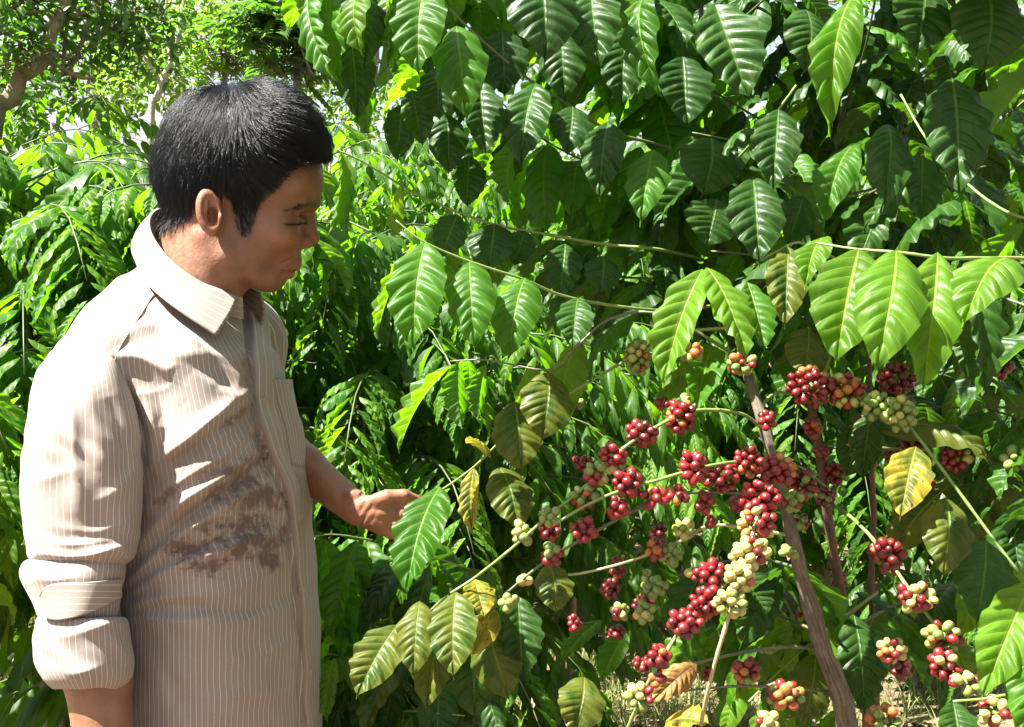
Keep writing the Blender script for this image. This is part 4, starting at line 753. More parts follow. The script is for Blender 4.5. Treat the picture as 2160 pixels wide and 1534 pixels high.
# ------------------------------------------------------------------ the man: body, hair, shirt, trousers
D0, UN = 1.38, 1.38/2400          # the man's distance; one unit is one pixel of the photograph at that distance
def W(v):
    v = np.asarray(v, float); return Pn(v[..., 0], v[..., 1], D0+v[..., 2]*UN)
def smin(a, b, k):
    h = np.clip(.5+.5*(b-a)/k, 0, 1); return b*(1-h)+a*h-k*h*(1-h)
def smax(a, b, k): return -smin(-a, -b, k)
class F3:
    """signed distance helpers on arrays X, Y, Z (pixel units)"""
    def __init__(s, X, Y, Z): s.X, s.Y, s.Z = X, Y, Z
    def ell(s, c, r, rot=0.0, roty=0.0):
        x, y, z = s.X-c[0], s.Y-c[1], s.Z-c[2]
        if rot: ca, sa = math.cos(rot), math.sin(rot); x, y = ca*x+sa*y, -sa*x+ca*y
        if roty: ca, sa = math.cos(roty), math.sin(roty); x, z = ca*x+sa*z, -sa*x+ca*z
        k0 = np.sqrt((x/r[0])**2+(y/r[1])**2+(z/r[2])**2); k1 = np.sqrt((x/r[0]**2)**2+(y/r[1]**2)**2+(z/r[2]**2)**2)
        return k0*(k0-1)/np.maximum(k1, 1e-6)
    def cap(s, a, b, ra, rb):
        a, b = np.array(a, float), np.array(b, float); ab = b-a
        t = np.clip(((s.X-a[0])*ab[0]+(s.Y-a[1])*ab[1]+(s.Z-a[2])*ab[2])/(ab@ab), 0, 1)
        return np.sqrt((s.X-a[0]-t*ab[0])**2+(s.Y-a[1]-t*ab[1])**2+(s.Z-a[2]-t*ab[2])**2)-(ra+(rb-ra)*t)
def surface_nets(fn, lo, hi, h):
    ax = [np.arange(lo[i], hi[i]+h, h, dtype=np.float32) for i in range(3)]
    X, Y, Z = np.meshgrid(*ax, indexing='ij'); f = fn(X, Y, Z).astype(np.float32)
    nx, ny, nz = f.shape; ins = f < 0
    cs = np.zeros((nx-1, ny-1, nz-1), np.int8)
    for a in (0, 1):
        for b in (0, 1):
            for c in (0, 1): cs += ins[a:nx-1+a, b:ny-1+b, c:nz-1+c]
    act = (cs > 0) & (cs < 8); idx = -np.ones(act.shape, np.int64); ijk = np.argwhere(act); idx[act] = np.arange(len(ijk))
    acc = np.zeros((len(ijk), 3)); cnt = np.zeros(len(ijk))
    i, j, k = ijk.T
    cor = [(a, b, c) for a in (0, 1) for b in (0, 1) for c in (0, 1)]
    fv = {q: f[i+q[0], j+q[1], k+q[2]] for q in cor}
    for p in cor:
        for d in range(3):
            if p[d] == 0:
                q = list(p); q[d] = 1; q = tuple(q); a, b = fv[p], fv[q]; m = (a < 0) != (b < 0)
                t = np.where(m, a/np.where(m, a-b, 1), 0); pt = np.tile(np.array(p, float), (len(ijk), 1)); pt[:, d] = t
                acc[m] += pt[m]; cnt[m] += 1
    v = np.array(lo)+(ijk+acc/cnt[:, None])*h
    Fs = []
    for d in range(3):
        sl0 = [slice(None)]*3; sl1 = [slice(None)]*3; sl0[d] = slice(0, -1); sl1[d] = slice(1, None)
        A, B = ins[tuple(sl0)], ins[tuple(sl1)]; e = np.argwhere(A != B); 
        u, w = [(1, 2), (2, 0), (0, 1)][d]
        ok = (e[:, u] > 0) & (e[:, w] > 0) & (e[:, u] < f.shape[u]-1) & (e[:, w] < f.shape[w]-1); e = e[ok]
        def ix(du, dw):
            g = e.copy(); g[:, u] -= du; g[:, w] -= dw; return idx[g[:, 0], g[:, 1], g[:, 2]]
        q = np.stack([ix(1, 1), ix(0, 1), ix(0, 0), ix(1, 0)], -1); flip = B[e[:, 0], e[:, 1], e[:, 2]]
        q[flip] = q[flip][:, ::-1]; Fs.append(q)
    F = np.vstack(Fs); return v, F[(F >= 0).all(1)]
def relax(v, F, it=2, lam=.5):
    n = len(v)
    for _ in range(it):
        acc = np.zeros_like(v); c = np.zeros(n)
        for a, b in ((0, 1), (1, 2), (2, 3), (3, 0)):
            np.add.at(acc, F[:, a], v[F[:, b]]); np.add.at(acc, F[:, b], v[F[:, a]]); np.add.at(c, F[:, a], 1); np.add.at(c, F[:, b], 1)
        v = v*(1-lam)+lam*acc/np.maximum(c, 1)[:, None]
    return v
def vnormals(v, F):
    n = np.cross(v[F[:, 2]]-v[F[:, 0]], v[F[:, 3]]-v[F[:, 1]]); N = np.zeros_like(v)
    for k in range(4): np.add.at(N, F[:, k], n)
    return N/(np.linalg.norm(N, axis=1)[:, None]+1e-9)
# ---- head
def cranium(q):
    d = q.ell((509, 330, 0), (157, 152, 130), .17); d = smin(d, q.ell((598, 385, 0), (84, 78, 98), .2), 40)
    return d
def head_fn(X, Y, Z):
    q = F3(X, Y, Z); A = np.abs(Z); m = F3(X, Y, A)
    d = cranium(q)
    d = smin(d, q.ell((556, 472, 0), (84, 98, 94), .3), 40)
    d = smin(d, q.cap((604, 548, 0), (585, 560, 0), 33, 34), 26)
    d = smin(d, m.cap((474, 540, 74), (556, 590, 24), 24, 24), 34)
    d = smin(d, q.ell((571, 590, 0), (28, 26, 34), .3), 18)
    d = smin(d, m.ell((588, 492, 62), (44, 34, 36), .3), 26)                      # cheekbone
    d = smin(d, q.ell((495, 520, 0), (70, 80, 78)), 40); d = smin(d, q.ell((432, 395, 0), (96, 82, 104), .2), 40)
    d = smin(d, m.cap((662, 430, 14), (640, 432, 62), 13, 12), 16)                # brow
    d = smax(d, -m.ell((652, 457, 38), (26, 12, 26), .1), 12)                     # socket
    d = smin(d, m.ell((622, 467, 37), (22, 17, 23), .25), 5)                      # lid over the eye
    d = smax(d, -m.cap((597, 463, 62), (641, 453, 24), 2.4, 2.2), 4)              # lid crease
    d = smin(d, m.ell((604, 512, 28), (32, 44, 30), .3), 18)                      # beside the nose
    d = smin(d, q.ell((634, 482, 0), (24, 40, 19), .12), 12)
    d = smin(d, q.cap((652, 447, 0), (659, 488, 0), 9, 11), 14)                   # nose
    d = smin(d, q.ell((659, 503, 0), (16, 14, 15)), 8)
    d = smin(d, m.ell((641, 511, 16), (20, 14.5, 13), .1), 5)
    d = smax(d, -m.ell((650, 523, 10), (9, 5, 6)), 3)                              # nostrils
    d = smin(d, m.cap((626, 562, 0), (602, 567, 24), 9, 5.5), 5)                  # lips
    d = smin(d, m.cap((612, 579, 0), (596, 577, 22), 9.5, 5.5), 5)
    d = smax(d, -m.cap((629, 571, 0), (592, 572, 30), 2.8, 2.4), 3)
    d = smax(d, -m.cap((626, 524, 33), (594, 562, 46), 2.2, 1.2), 9)              # fold from nose to mouth
    d = smin(d, q.cap((446, 480, 0), (392, 668, 0), 94, 108), 30)                 # neck
    d = smin(d, m.cap((430, 500, 74), (478, 650, 30), 20, 18), 22)
    # ears
    e = F3(X, Y, A); x0, y0, z0 = 440, 447, 134
    ear = e.ell((x0, y0, z0), (29, 50, 10), -.16, -.34)
    ear = smax(ear, -e.ell((x0+7, y0-1, z0+10), (22, 40, 12), -.16, -.34), 2.5)
    ear = smin(ear, e.cap((x0-4, y0-22, z0+2), (x0-5, y0+22, z0+3), 4, 4.5), 5)          # antihelix
    ear = smin(ear, e.cap((x0+14, y0-18, z0-20), (x0+12, y0+28, z0-20), 15, 15), 8)
    ear = smax(ear, -e.ell((x0+9, y0+8, z0+3), (11, 19, 14), -.1), 4)
    ear = smin(ear, e.ell((x0+24, y0+12, z0-4), (6, 9, 8)), 4); ear = smin(ear, e.ell((x0+8, y0+42, z0-2), (12, 11, 6), 0, -.3), 6)
    d = smin(d, ear, 5); return smax(d, -e.ell((x0+9, y0+8, z0), (10, 17, 17), -.1), 4)
hv, hf = surface_nets(head_fn, (318, 160, -178), (700, 700, 178), 3.0); hv = relax(hv, hf, 2, .5)
# ---- the reaching arm with its hand
def hand_fn(X, Y, Z):
    q = F3(X, Y, Z)
    d = q.cap((540, 890, 165), (640, 985, 88), 50, 46); d = smin(d, q.cap((640, 985, 88), (752, 1074, 2), 45, 34), 14)
    d = smin(d, q.ell((798, 1086, -12), (50, 38, 30), .1), 16)
    d = smin(d, q.ell((822, 1070, -14), (26, 22, 20)), 12); d = smin(d, q.ell((812, 1110, -12), (30, 20, 20), .2), 10)
    d = smin(d, q.ell((744, 1046, -14), (15, 11, 12)), 8)
    d = d+.8*np.exp(-((X-800)/45)**2)*np.sin((Y-1090)*.26+.15*np.sin(X*.05))
    def chain(d, pts, r, k=2.5):
        c = None
        for (a, b), (ra, rb) in zip(zip(pts[:-1], pts[1:]), zip(r[:-1], r[1:])):
            s = q.cap(a, b, ra, rb); c = s if c is None else smin(c, s, 4)
        return smin(d, c, k)
    d = chain(d, [(818, 1068, -10), (852, 1062, -22), (884, 1072, -6), (886, 1092, 22), (862, 1100, 34)], [15, 16, 13, 12, 10])
    d = chain(d, [(812, 1086, -14), (848, 1084, -28), (880, 1095, -12), (882, 1114, 16), (858, 1120, 30)], [15, 16, 13, 12, 10])
    d = chain(d, [(806, 1100, -12), (838, 1106, -24), (868, 1117, -8), (870, 1134, 16), (848, 1138, 28)], [14, 15, 12.5, 11.5, 10])
    d = chain(d, [(800, 1112, -6), (824, 1124, -14), (850, 1135, 0), (852, 1148, 20), (832, 1149, 28)], [13, 13, 11, 10, 9])
    d = chain(d, [(770, 1066, -20), (816, 1050, -34), (852, 1046, -30), (880, 1056, -14)], [17, 17, 14, 11], 9)
    wr = 1.3*np.sin((X*.8+Y*.55)*.42)*np.exp(-((X-768)/22)**2); return d+wr
av, af = surface_nets(hand_fn, (500, 820, -75), (905, 1175, 225), 3.0); av = relax(av, af, 1, .5)
# ---- the hanging arm, its hand below the frame
def arm_fn(X, Y, Z):
    q = F3(X, Y, Z); d = q.cap((175, 900, -262), (172, 1180, -262), 84, 66); d = smin(d, q.cap((172, 1200, -264), (205, 1420, -290), 66, 73), 20)
    d = smin(d, q.cap((205, 1420, -290), (235, 1760, -330), 74, 46), 20); d = smin(d, q.ell((242, 1850, -335), (34, 80, 62)), 20)
    for i, zz in enumerate((-375, -348, -322, -300)):
        d = smin(d, q.cap((246, 1905, zz), (262, 1985-8*abs(i-1), zz+4), 17, 16), 6); d = smin(d, q.cap((262, 1985-8*abs(i-1), zz+4), (250, 2050-14*abs(i-1), zz+6), 15, 12), 5)
    d = smin(d, q.cap((250, 1810, -385), (285, 1890, -400), 20, 17), 10); return smin(d, q.cap((285, 1890, -400), (280, 1945, -392), 16, 12), 6)
nv_, nf_ = surface_nets(arm_fn, (60, 790, -430), (340, 2080, -150), 8.0); nv_ = relax(nv_, nf_, 1, .5)
def core_fn(X, Y, Z):
    q = F3(X, Y, Z); d = q.cap((392, 660, 0), (360, 800, 0), 92, 150); d = smin(d, q.cap((380, 820, 0), (440, 1560, 0), 160, 165), 40)
    d = smin(d, q.cap((190, 800, -225), (360, 720, 0), 66, 80), 40); return smin(d, q.cap((360, 720, 0), (540, 880, 170), 80, 52), 40)
bv_, bf_ = surface_nets(core_fn, (60, 560, -320), (700, 1760, 300), 16.0)
parts_ = [(hv, hf), (av, af), (nv_, nf_), (bv_, bf_)]; off = 0; BV, BF = [], []
for v_, f_ in parts_: BV.append(v_); BF.append(f_+off); off += len(v_)
BV = np.vstack(BV); BF = np.vstack(BF)
HAIRLINE = [(700, 334), (640, 343), (610, 353), (594, 378), (568, 405), (546, 426), (536, 462), (526, 500), (508, 498), (497, 468), (487, 418), (462, 396), (428, 398), (408, 425), (404, 452), (386, 470), (360, 474), (300, 470), (300, 120), (700, 120)]
def inpoly(x, y, poly):
    c = np.zeros(np.shape(x), bool); n = len(poly)
    for i in range(n):
        (x0, y0), (x1, y1) = poly[i], poly[i-1]
        if y0 == y1: continue
        c ^= ((y0 > y) != (y1 > y)) & (x < (x1-x0)*(y-y0)/(y1-y0)+x0)
    return c
def poly_soft(x, y, poly, w=9):
    acc = np.zeros(np.shape(x)); 
    for a in np.linspace(0, 6.283, 8, endpoint=False): acc += inpoly(x+w*math.cos(a), y+w*math.sin(a), poly)
    return (acc+2*inpoly(x, y, poly))/10
x_, y_, z_ = BV.T; ishead = np.arange(len(BV)) < len(hv)
hairm = np.where(ishead, poly_soft(x_, y_, HAIRLINE), 0.0)
ear_v = (np.abs(z_) > 128) & (x_ < 474) & (y_ > 392) & (y_ < 505); hairm = np.where(ear_v, 0, hairm)
gs = lambda cx, cy, sx, sy, cz=None, sz=20: np.exp(-((x_-cx)/sx)**2-((y_-cy)/sy)**2-(0 if cz is None else ((np.abs(z_)-cz)/sz)**2))
stub = np.where(ishead, .35*gs(622, 549, 26, 8)*(np.abs(z_) < 40)+.35*gs(585, 600, 26, 16)+.12*gs(540, 560, 40, 40), 0)
brow = np.where(ishead, np.clip(.7*np.exp(-((y_-(434+.16*(655-x_)+.0010*(x_-640)**2))/(2.6+4.2*sstep(598, 650, x_)))**2)*sstep(596, 628, x_)*(x_ < 672)*sstep(8, 16, np.abs(z_)), 0, 1), 0)
lash_crease_shade = np.where(ishead, np.exp(-((y_-(472-.10*(x_-622)-.0016*(x_-622)**2))/2.4)**2)*sstep(594, 604, x_)*sstep(652, 644, x_)*(np.abs(z_) > 14)*.9+.3*np.exp(-((y_-(457-.06*(x_-622)-.0016*(x_-622)**2))/2.0)**2)*sstep(592, 606, x_)*sstep(650, 640, x_)*(np.abs(z_) > 14), 0)  # lash line, plus a faint line of shade painted along the lid crease
lips = np.where(ishead, (gs(612, 566, 22, 6)+gs(604, 578, 16, 6))*(np.abs(z_) < 34), 0)
concha = np.where(ishead, np.exp(-((x_-450)/11)**2-((y_-455)/19)**2)*(np.abs(z_) < 136)*(np.abs(z_) > 110), 0)
red = np.where(ishead, .9*gs(655, 506, 26, 18)+.35*gs(600, 500, 40, 28)+.6*(ear_v*1.0), 0)+np.where((np.arange(len(BV)) >= len(hv)) & (x_ > 700), .35, 0)
me = mesh('body', W(BV), BF[:, ::-1], None)
for nm, vals in (('hairm', hairm), ('stub', np.clip(stub, 0, 1)), ('brow', np.clip(brow+lash_crease_shade, 0, 1)), ('lips', np.clip(lips, 0, 1)), ('mouth', np.where(ishead, np.exp(-((y_-(571+.02*(x_-610)))/2.6)**2)*sstep(584, 592, x_)*(np.abs(z_) < 36), 0)), ('red', np.clip(red, 0, 1))): fattr(me, nm, vals)  # brow also carries the lash line and the painted lid-crease shade
def skin_mat():
    k = NT('skin'); co = k.coord('Object'); n = k.noise(45, 5, .6, co); n2 = k.noise(260, 3, .6, co); n3 = k.noise(12, 3, .5, co)
    c = k.mix(k.ramp(n, .3, .7), (0.165, 0.074, 0.040), (0.235, 0.113, 0.064)); c = k.mix(k.ramp(n3, .4, .7, 0, .35), c, (0.17, 0.066, 0.036))
    c = k.mix(k.ramp(n2, .62, .75, 0, .25), c, (0.20, 0.09, 0.05))
    c = k.mix(k.math('MULTIPLY', k.attr('red'), .5), c, (0.28, 0.085, 0.05)); c = k.mix(k.math('MULTIPLY', k.attr('lips'), .45), c, (0.24, 0.085, 0.06))
    c = k.mix(k.math('MULTIPLY', k.attr('stub'), k.ramp(k.noise(420, 2, .6, co), .3, .6, .5, 1)), c, (0.055, 0.035, 0.028))
    c = k.mix(k.math('MULTIPLY', k.attr('mouth'), .75), c, (0.09, 0.03, 0.022)); c = k.mix(k.attr('brow'), c, (0.012, 0.009, 0.008)); c = k.mix(k.attr('hairm'), c, (0.012, 0.010, 0.010))
    p = k.bsdf(Base_Color=c, Roughness=k.ramp(k.noise(90, 3, .6, co), .3, .7, .36, .58), Normal=k.bump(k.math('ADD', k.math('MULTIPLY', n2, 1.3), k.math('MULTIPLY', n, .9)), .32, .0012)); p.inputs['Subsurface Weight'].default_value = .18
    p.inputs['Subsurface Radius'].default_value = (1, .35, .18); p.inputs['Subsurface Scale'].default_value = .006; p.inputs['Specular IOR Level'].default_value = .45
    return k.done(p)
me.materials.append(skin_mat())
MAN = tag(empty('person', (float(W((440, 800, 0))[0]), float(W((440, 800, 0))[1]), 0)), 'black haired man in striped beige shirt reaching out to a coffee branch, looking down', 'person')
bpy.context.view_layer.update()
obj('body', me, MAN)
# ---- hair
def hair():
    r = np.random.default_rng(5); vn = vnormals(hv, hf)
    if ((hv-np.array([500, 380, 0]))*vn).sum(1).mean() < 0: vn = -vn
    area_ok = poly_soft(hv[:, 0], hv[:, 1], HAIRLINE, 15) > r.uniform(.25, .8, len(hv))
    area_ok &= ~((np.abs(hv[:, 2]) > 128) & (hv[:, 0] < 474) & (hv[:, 1] > 392) & (hv[:, 1] < 505))
    ids = np.where(area_ok)[0]; N = 15000; pick = r.choice(ids, N); p = hv[pick]+r.normal(size=(N, 3))*1.5
    def sd(q):
        X, Y, Z = q.T; g = F3(X, Y, Z); d = cranium(g); d = smin(d, g.ell((556, 472, 0), (84, 98, 94), .3), 40); d = smin(d, g.ell((495, 520, 0), (70, 80, 78)), 40); d = smin(d, g.ell((432, 395, 0), (96, 82, 104), .2), 40)
        return smin(d, g.cap((446, 480, 0), (392, 668, 0), 94, 108), 30)
    def grad(q):
        e = 2.0; g = np.stack([sd(q+np.eye(3)[i]*e)-sd(q-np.eye(3)[i]*e) for i in range(3)], -1); return g/(np.linalg.norm(g, axis=1)[:, None]+1e-9)
    cr = np.array([470, 182, 22.]); K = 10
    top = sstep(420, 230, p[:, 1])*(1-.25*(p[:, 0] > 640)); low = sstep(380, 440, p[:, 1]); back = sstep(430, 380, p[:, 0])
    L = (58+70*top)*r.uniform(.65, 1.15, N); L = np.where(low > .5, L*(.48+.25*back), L); L = L*(1-.45*sstep(600, 680, p[:, 0])*sstep(250, 340, p[:, 1])); L = np.where((p[:, 0] > 490) & (p[:, 1] > 425), 26*r.uniform(.6, 1.1, N), L)
    thick = (8+19*top+13*np.exp(-((p[:, 0]-590)/70)**2-((p[:, 1]-235)/50)**2))*(1-.7*low*(1-.8*back)); lay = r.random(N)**.8; seeds = p[r.choice(N, 520)]; cl = np.argmin(((p[:, None, :]-seeds[None])**2).sum(-1), 1); cb = r.normal(size=(520, 3)); cw = r.uniform(0, 6.28, 520)
    stray = r.random(N) < .02; wisp = r.random(N) < .10
    pts = np.zeros((N, K, 3)); pts[:, 0] = p; c = p.copy()
    for s in range(1, K):
        g = grad(c); away = c-cr; away /= np.linalg.norm(away, axis=1)[:, None]+20
        fw = sstep(480, 600, c[:, 0])*sstep(470, 380, c[:, 1])
        dv = away*(1-.35*fw)[:, None]+np.stack([.75*fw, .40-.34*fw, np.zeros(N)], -1)+cb[cl]*(.03+.06*np.sin(cw[cl]+s*.8))[:, None]+r.normal(size=(N, 3))*.014
        dv = dv+np.stack([-.55*sstep(600, 400, c[:, 0])*sstep(400, 250, c[:, 1])*(1-fw), np.zeros(N), np.zeros(N)], -1)
        dv -= g*(dv*g).sum(1)[:, None]; dv /= np.linalg.norm(dv, axis=1)[:, None]+1e-9
        outp = ~inpoly(c[:, 0], c[:, 1], HAIRLINE) & (c[:, 0] > 470); spd = np.where(outp, np.where(wisp, .6, .12), 1.0)
        c = c+dv*(L/(K-1)*spd)[:, None]; cen = np.stack([np.bincount(cl, c[:, i], 520)/np.maximum(np.bincount(cl, minlength=520), 1) for i in range(3)], -1); c = c+(cen[cl]-c)*(.14*s/K); t = s/(K-1); h = thick*lay*min(1, t*2.2)+1.5+np.where(stray, 16*t, 0)
        c = c+grad(c)*((h-sd(c))*.9)[:, None]; pts[:, s] = c
    wpts = W(pts.reshape(-1, 3)).astype(np.float32)
    HW = W
    hc = bpy.data.hair_curves.new('hair'); hc.add_curves([K]*N); hc.attributes['position'].data.foreach_set('vector', wpts.ravel()) if 'position' in hc.attributes else None
    ra = hc.attributes.get('radius') or hc.attributes.new('radius', 'FLOAT', 'POINT')
    ra.data.foreach_set('value', np.tile(np.linspace(1, .35, K)*.00017, N).astype(np.float32))
    k = NT('black_hair'); b = k.n('ShaderNodeBsdfHairPrincipled'); b.parametrization = 'MELANIN'; b.inputs['Melanin'].default_value = 1.0; b.inputs['Melanin Redness'].default_value = 0.0
    b.inputs['IOR'].default_value = 1.40; b.inputs['Roughness'].default_value = .2; b.inputs['Radial Roughness'].default_value = .35; b.inputs['Random Roughness'].default_value = .2; b.inputs['Coat'].default_value = 0
    hc.materials.append(k.done(b.outputs[0])); obj('hair', hc, MAN)
    # brows and lashes
    mm = hc.materials[0]; H = []
    fr = (hv[:, 2] < -6) & (hv[:, 0] > 590)
    def skin_at(x, y):
        i = np.argmin((hv[fr][:, 0]-x)**2+(hv[fr][:, 1]-y)**2+.02*(hv[fr][:, 2]+60)**2); return hv[fr][i]
    for sg in (1, -1):
        for _ in range(170):
            x = 600+66*r.random()**.8; y = 434+.16*(655-x)+.0010*(x-640)**2+r.normal()*(1.4+3.2*sstep(598, 650, x)); q = skin_at(x, y).copy(); dl = np.array([-13, -1.5+r.normal()*2.5, -3.0])*r.uniform(.7, 1.2)
            H.append([q*np.array([1, 1, sg])+np.array([dl[0]*t, dl[1]*t-2*t*t, sg*(dl[2]*t-1.2)]) for t in (0, .35, .7, 1)])
        for _ in range(60):
            x = 600+46*r.random(); y = 473-.10*(x-622)-.0016*(x-622)**2; q = skin_at(x, y).copy(); L_ = r.uniform(7, 12)
            H.append([q*np.array([1, 1, sg])+np.array([L_*.8*t, L_*(.45*t-.25*t*t)+r.normal()*.3, sg*(-L_*.5*t)]) for t in (0, .35, .7, 1)])
    H = np.array(H); b2 = bpy.data.hair_curves.new('brow_hair'); b2.add_curves([4]*len(H)); b2.attributes['position'].data.foreach_set('vector', W(H.reshape(-1, 3)).astype(np.float32).ravel())
    ra = b2.attributes.get('radius') or b2.attributes.new('radius', 'FLOAT', 'POINT'); ra.data.foreach_set('value', np.tile(np.array([1, .9, .6, .25])*.00013, len(H)).astype(np.float32)); b2.materials.append(mm); obj('brow_hair', b2, MAN)
hair()
# ---- shirt
def cloth_mat(name, base, stripe, spacing, stain=False, width=.06):
    k = NT(name); uv = k.n('ShaderNodeSeparateXYZ'); k.set(uv.inputs[0], k.coord('UV')); co = k.coord('Object')
    u = uv.outputs[0]
    wob = k.math('MULTIPLY', k.noise(9, 2, .5, co), .25)
    fr = k.math('ABSOLUTE', k.math('SUBTRACT', k.math('FRACT', k.math('ADD', k.math('MULTIPLY', u, 1.0/spacing), wob)), .5))
    st = k.math('MULTIPLY', k.ramp(fr, width*1.25, width*.45), k.ramp(k.noise(900, 1, .5, co), .25, .55, .55, 1.0))
    fr2 = k.math('ABSOLUTE', k.math('SUBTRACT', k.math('FRACT', k.math('ADD', k.math('MULTIPLY', u, 3.0/spacing), wob)), .5))
    n = k.noise(7, 4, .6, co); weave = k.noise(1500, 2, .6, co)
    c = k.mix(k.ramp(n, .3, .7), base, tuple(x*.86 for x in base)); c = k.mix(k.ramp(weave, .3, .75, 0, .35), c, tuple(x*.62 for x in base))
    c = k.mix(k.ramp(fr2, .3, .1, 0, .16), c, tuple(x*.7 for x in base))
    c = k.mix(st, c, stripe)
    if stain:
        a = k.attr('stain'); d = k.noise(30, 3, .6, co); d2 = k.noise(120, 5, .7, co); d3 = k.noise(420, 2, .6, co)
        m = k.math('ADD', k.math('MULTIPLY', a, .42), k.math('ADD', k.math('MULTIPLY', d, .45), k.math('ADD', k.math('MULTIPLY', d2, .5), k.math('MULTIPLY', d3, .12))))
        c = k.mix(k.ramp(m, .76, .92, 0, .45), c, (0.135, 0.08, 0.068))
        c = k.mix(k.ramp(m, .86, .98, 0, .78), c, (0.075, 0.040, 0.036))
        wet = k.attr('damp'); c = k.mix(k.math('MULTIPLY', wet, k.ramp(k.noise(16, 4, .6, co), .3, .6, .3, 1)), c, k.mix(.55, c, (0.16, 0.105, 0.08)))
    p = k.bsdf(Base_Color=c, Roughness=.75, Normal=k.bump(k.math('ADD', weave, k.math('MULTIPLY', k.noise(60, 3, .6, co), 1.2)), .25, .0010))
    p.inputs['Sheen Weight'].default_value = .12
    return k.done(p)
CB, CS = (0.262, 0.212, 0.180), (0.47, 0.44, 0.395)
SP = 13.5*UN
CLOTH_T = cloth_mat('striped_shirt_cloth_stained', CB, CS, SP, True); CLOTH = cloth_mat('striped_shirt_cloth', CB, CS, SP)
CLOTH_P = cloth_mat('striped_placket_cloth', (0.272, 0.222, 0.186), (0.41, 0.375, 0.325), SP)
def plain(name, c, rough=.6):
    k = NT(name); co = k.coord('Object'); n = k.noise(80, 4, .6, co); return k.done(k.bsdf(Base_Color=k.mix(n, c, tuple(x*.7 for x in c)), Roughness=rough, Normal=k.bump(n, .2, .001)))
PSI = R(28); FX, FZ = math.cos(PSI), -math.sin(PSI); RX, RZ = -math.sin(PSI), -math.cos(PSI)
def axis_x(y): return np.interp(y, [600, 750, 900, 1050, 1300, 1700], [360, 372, 402, 428, 444, 446])
def torso_fn(X, Y, Z):
    q = F3(X, Y, Z); cx = axis_x(Y); a = np.interp(Y, [560, 650, 750, 900, 1100, 1700], [80, 114, 188, 200, 194, 202]); b = np.interp(Y, [560, 650, 750, 900, 1100, 1700], [85, 120, 250, 290, 282, 292])
    u = (X-cx)*FX+Z*FZ; w = (X-cx)*RX+Z*RZ; k0 = (np.abs(u/a)**2.3+np.abs(w/b)**2.3)**(1/2.3)
    d = (k0-1)*np.minimum(a, b); d = np.maximum(d, Y-1690); d = np.maximum(d, 600-Y)
    d = smin(d, q.cap((190, 775, -205), (365, 650, -10), 86, 92), 50); d = smin(d, q.cap((372, 650, 0), (515, 715, 215), 96, 78), 50)
    d = smin(d, q.ell((290, 770, 0), (165, 170, 215), .3), 60); d = smin(d, q.cap((515, 715, 215), (530, 800, 215), 76, 70), 40)
    d = smin(d, q.cap((378, 650, 0), (395, 600, 0), 104, 102), 16)
    return d
tv, tf = surface_nets(torso_fn, (90, 560, -330), (690, 1680, 340), 4.6); tv = relax(tv, tf, 2, .5)
def seg_dist(x, y, pts):
    """distance to a polyline, signed side, and position along it 0..1"""
    best = np.full(x.shape, 1e9); tt = np.zeros_like(x); sg = np.zeros_like(x); n = len(pts)-1
    for i in range(n):
        (x0, y0), (x1, y1) = pts[i], pts[i+1]; dx, dy = x1-x0, y1-y0; L2 = dx*dx+dy*dy
        t = np.clip(((x-x0)*dx+(y-y0)*dy)/L2, 0, 1); d = np.hypot(x-x0-t*dx, y-y0-t*dy); m = d < best
        best = np.where(m, d, best); tt = np.where(m, (i+t)/n, tt); sg = np.where(m, np.sign(dx*(y-y0)-dy*(x-x0)), sg)
    return best, sg, tt
def fold(v, nrm, pts, amp, w, skew=1.8, zmax=.25):
    p = smooth_path(np.array(pts, float), 14); d, sg, t = seg_dist(v[:, 0], v[:, 1], p)
    ww = np.where(sg > 0, w*skew, w); f = amp*np.exp(-(np.sqrt(d*d+4)/ww)**1.35)*np.sin(np.pi*np.clip(t, .03, .97))**.6
    return f*sstep(zmax, -.25, nrm[:, 2])
tn = vnormals(tv, tf)
if ((tv-np.array([400, 1000, 0]))*tn).sum(1).mean() < 0: tn = -tn
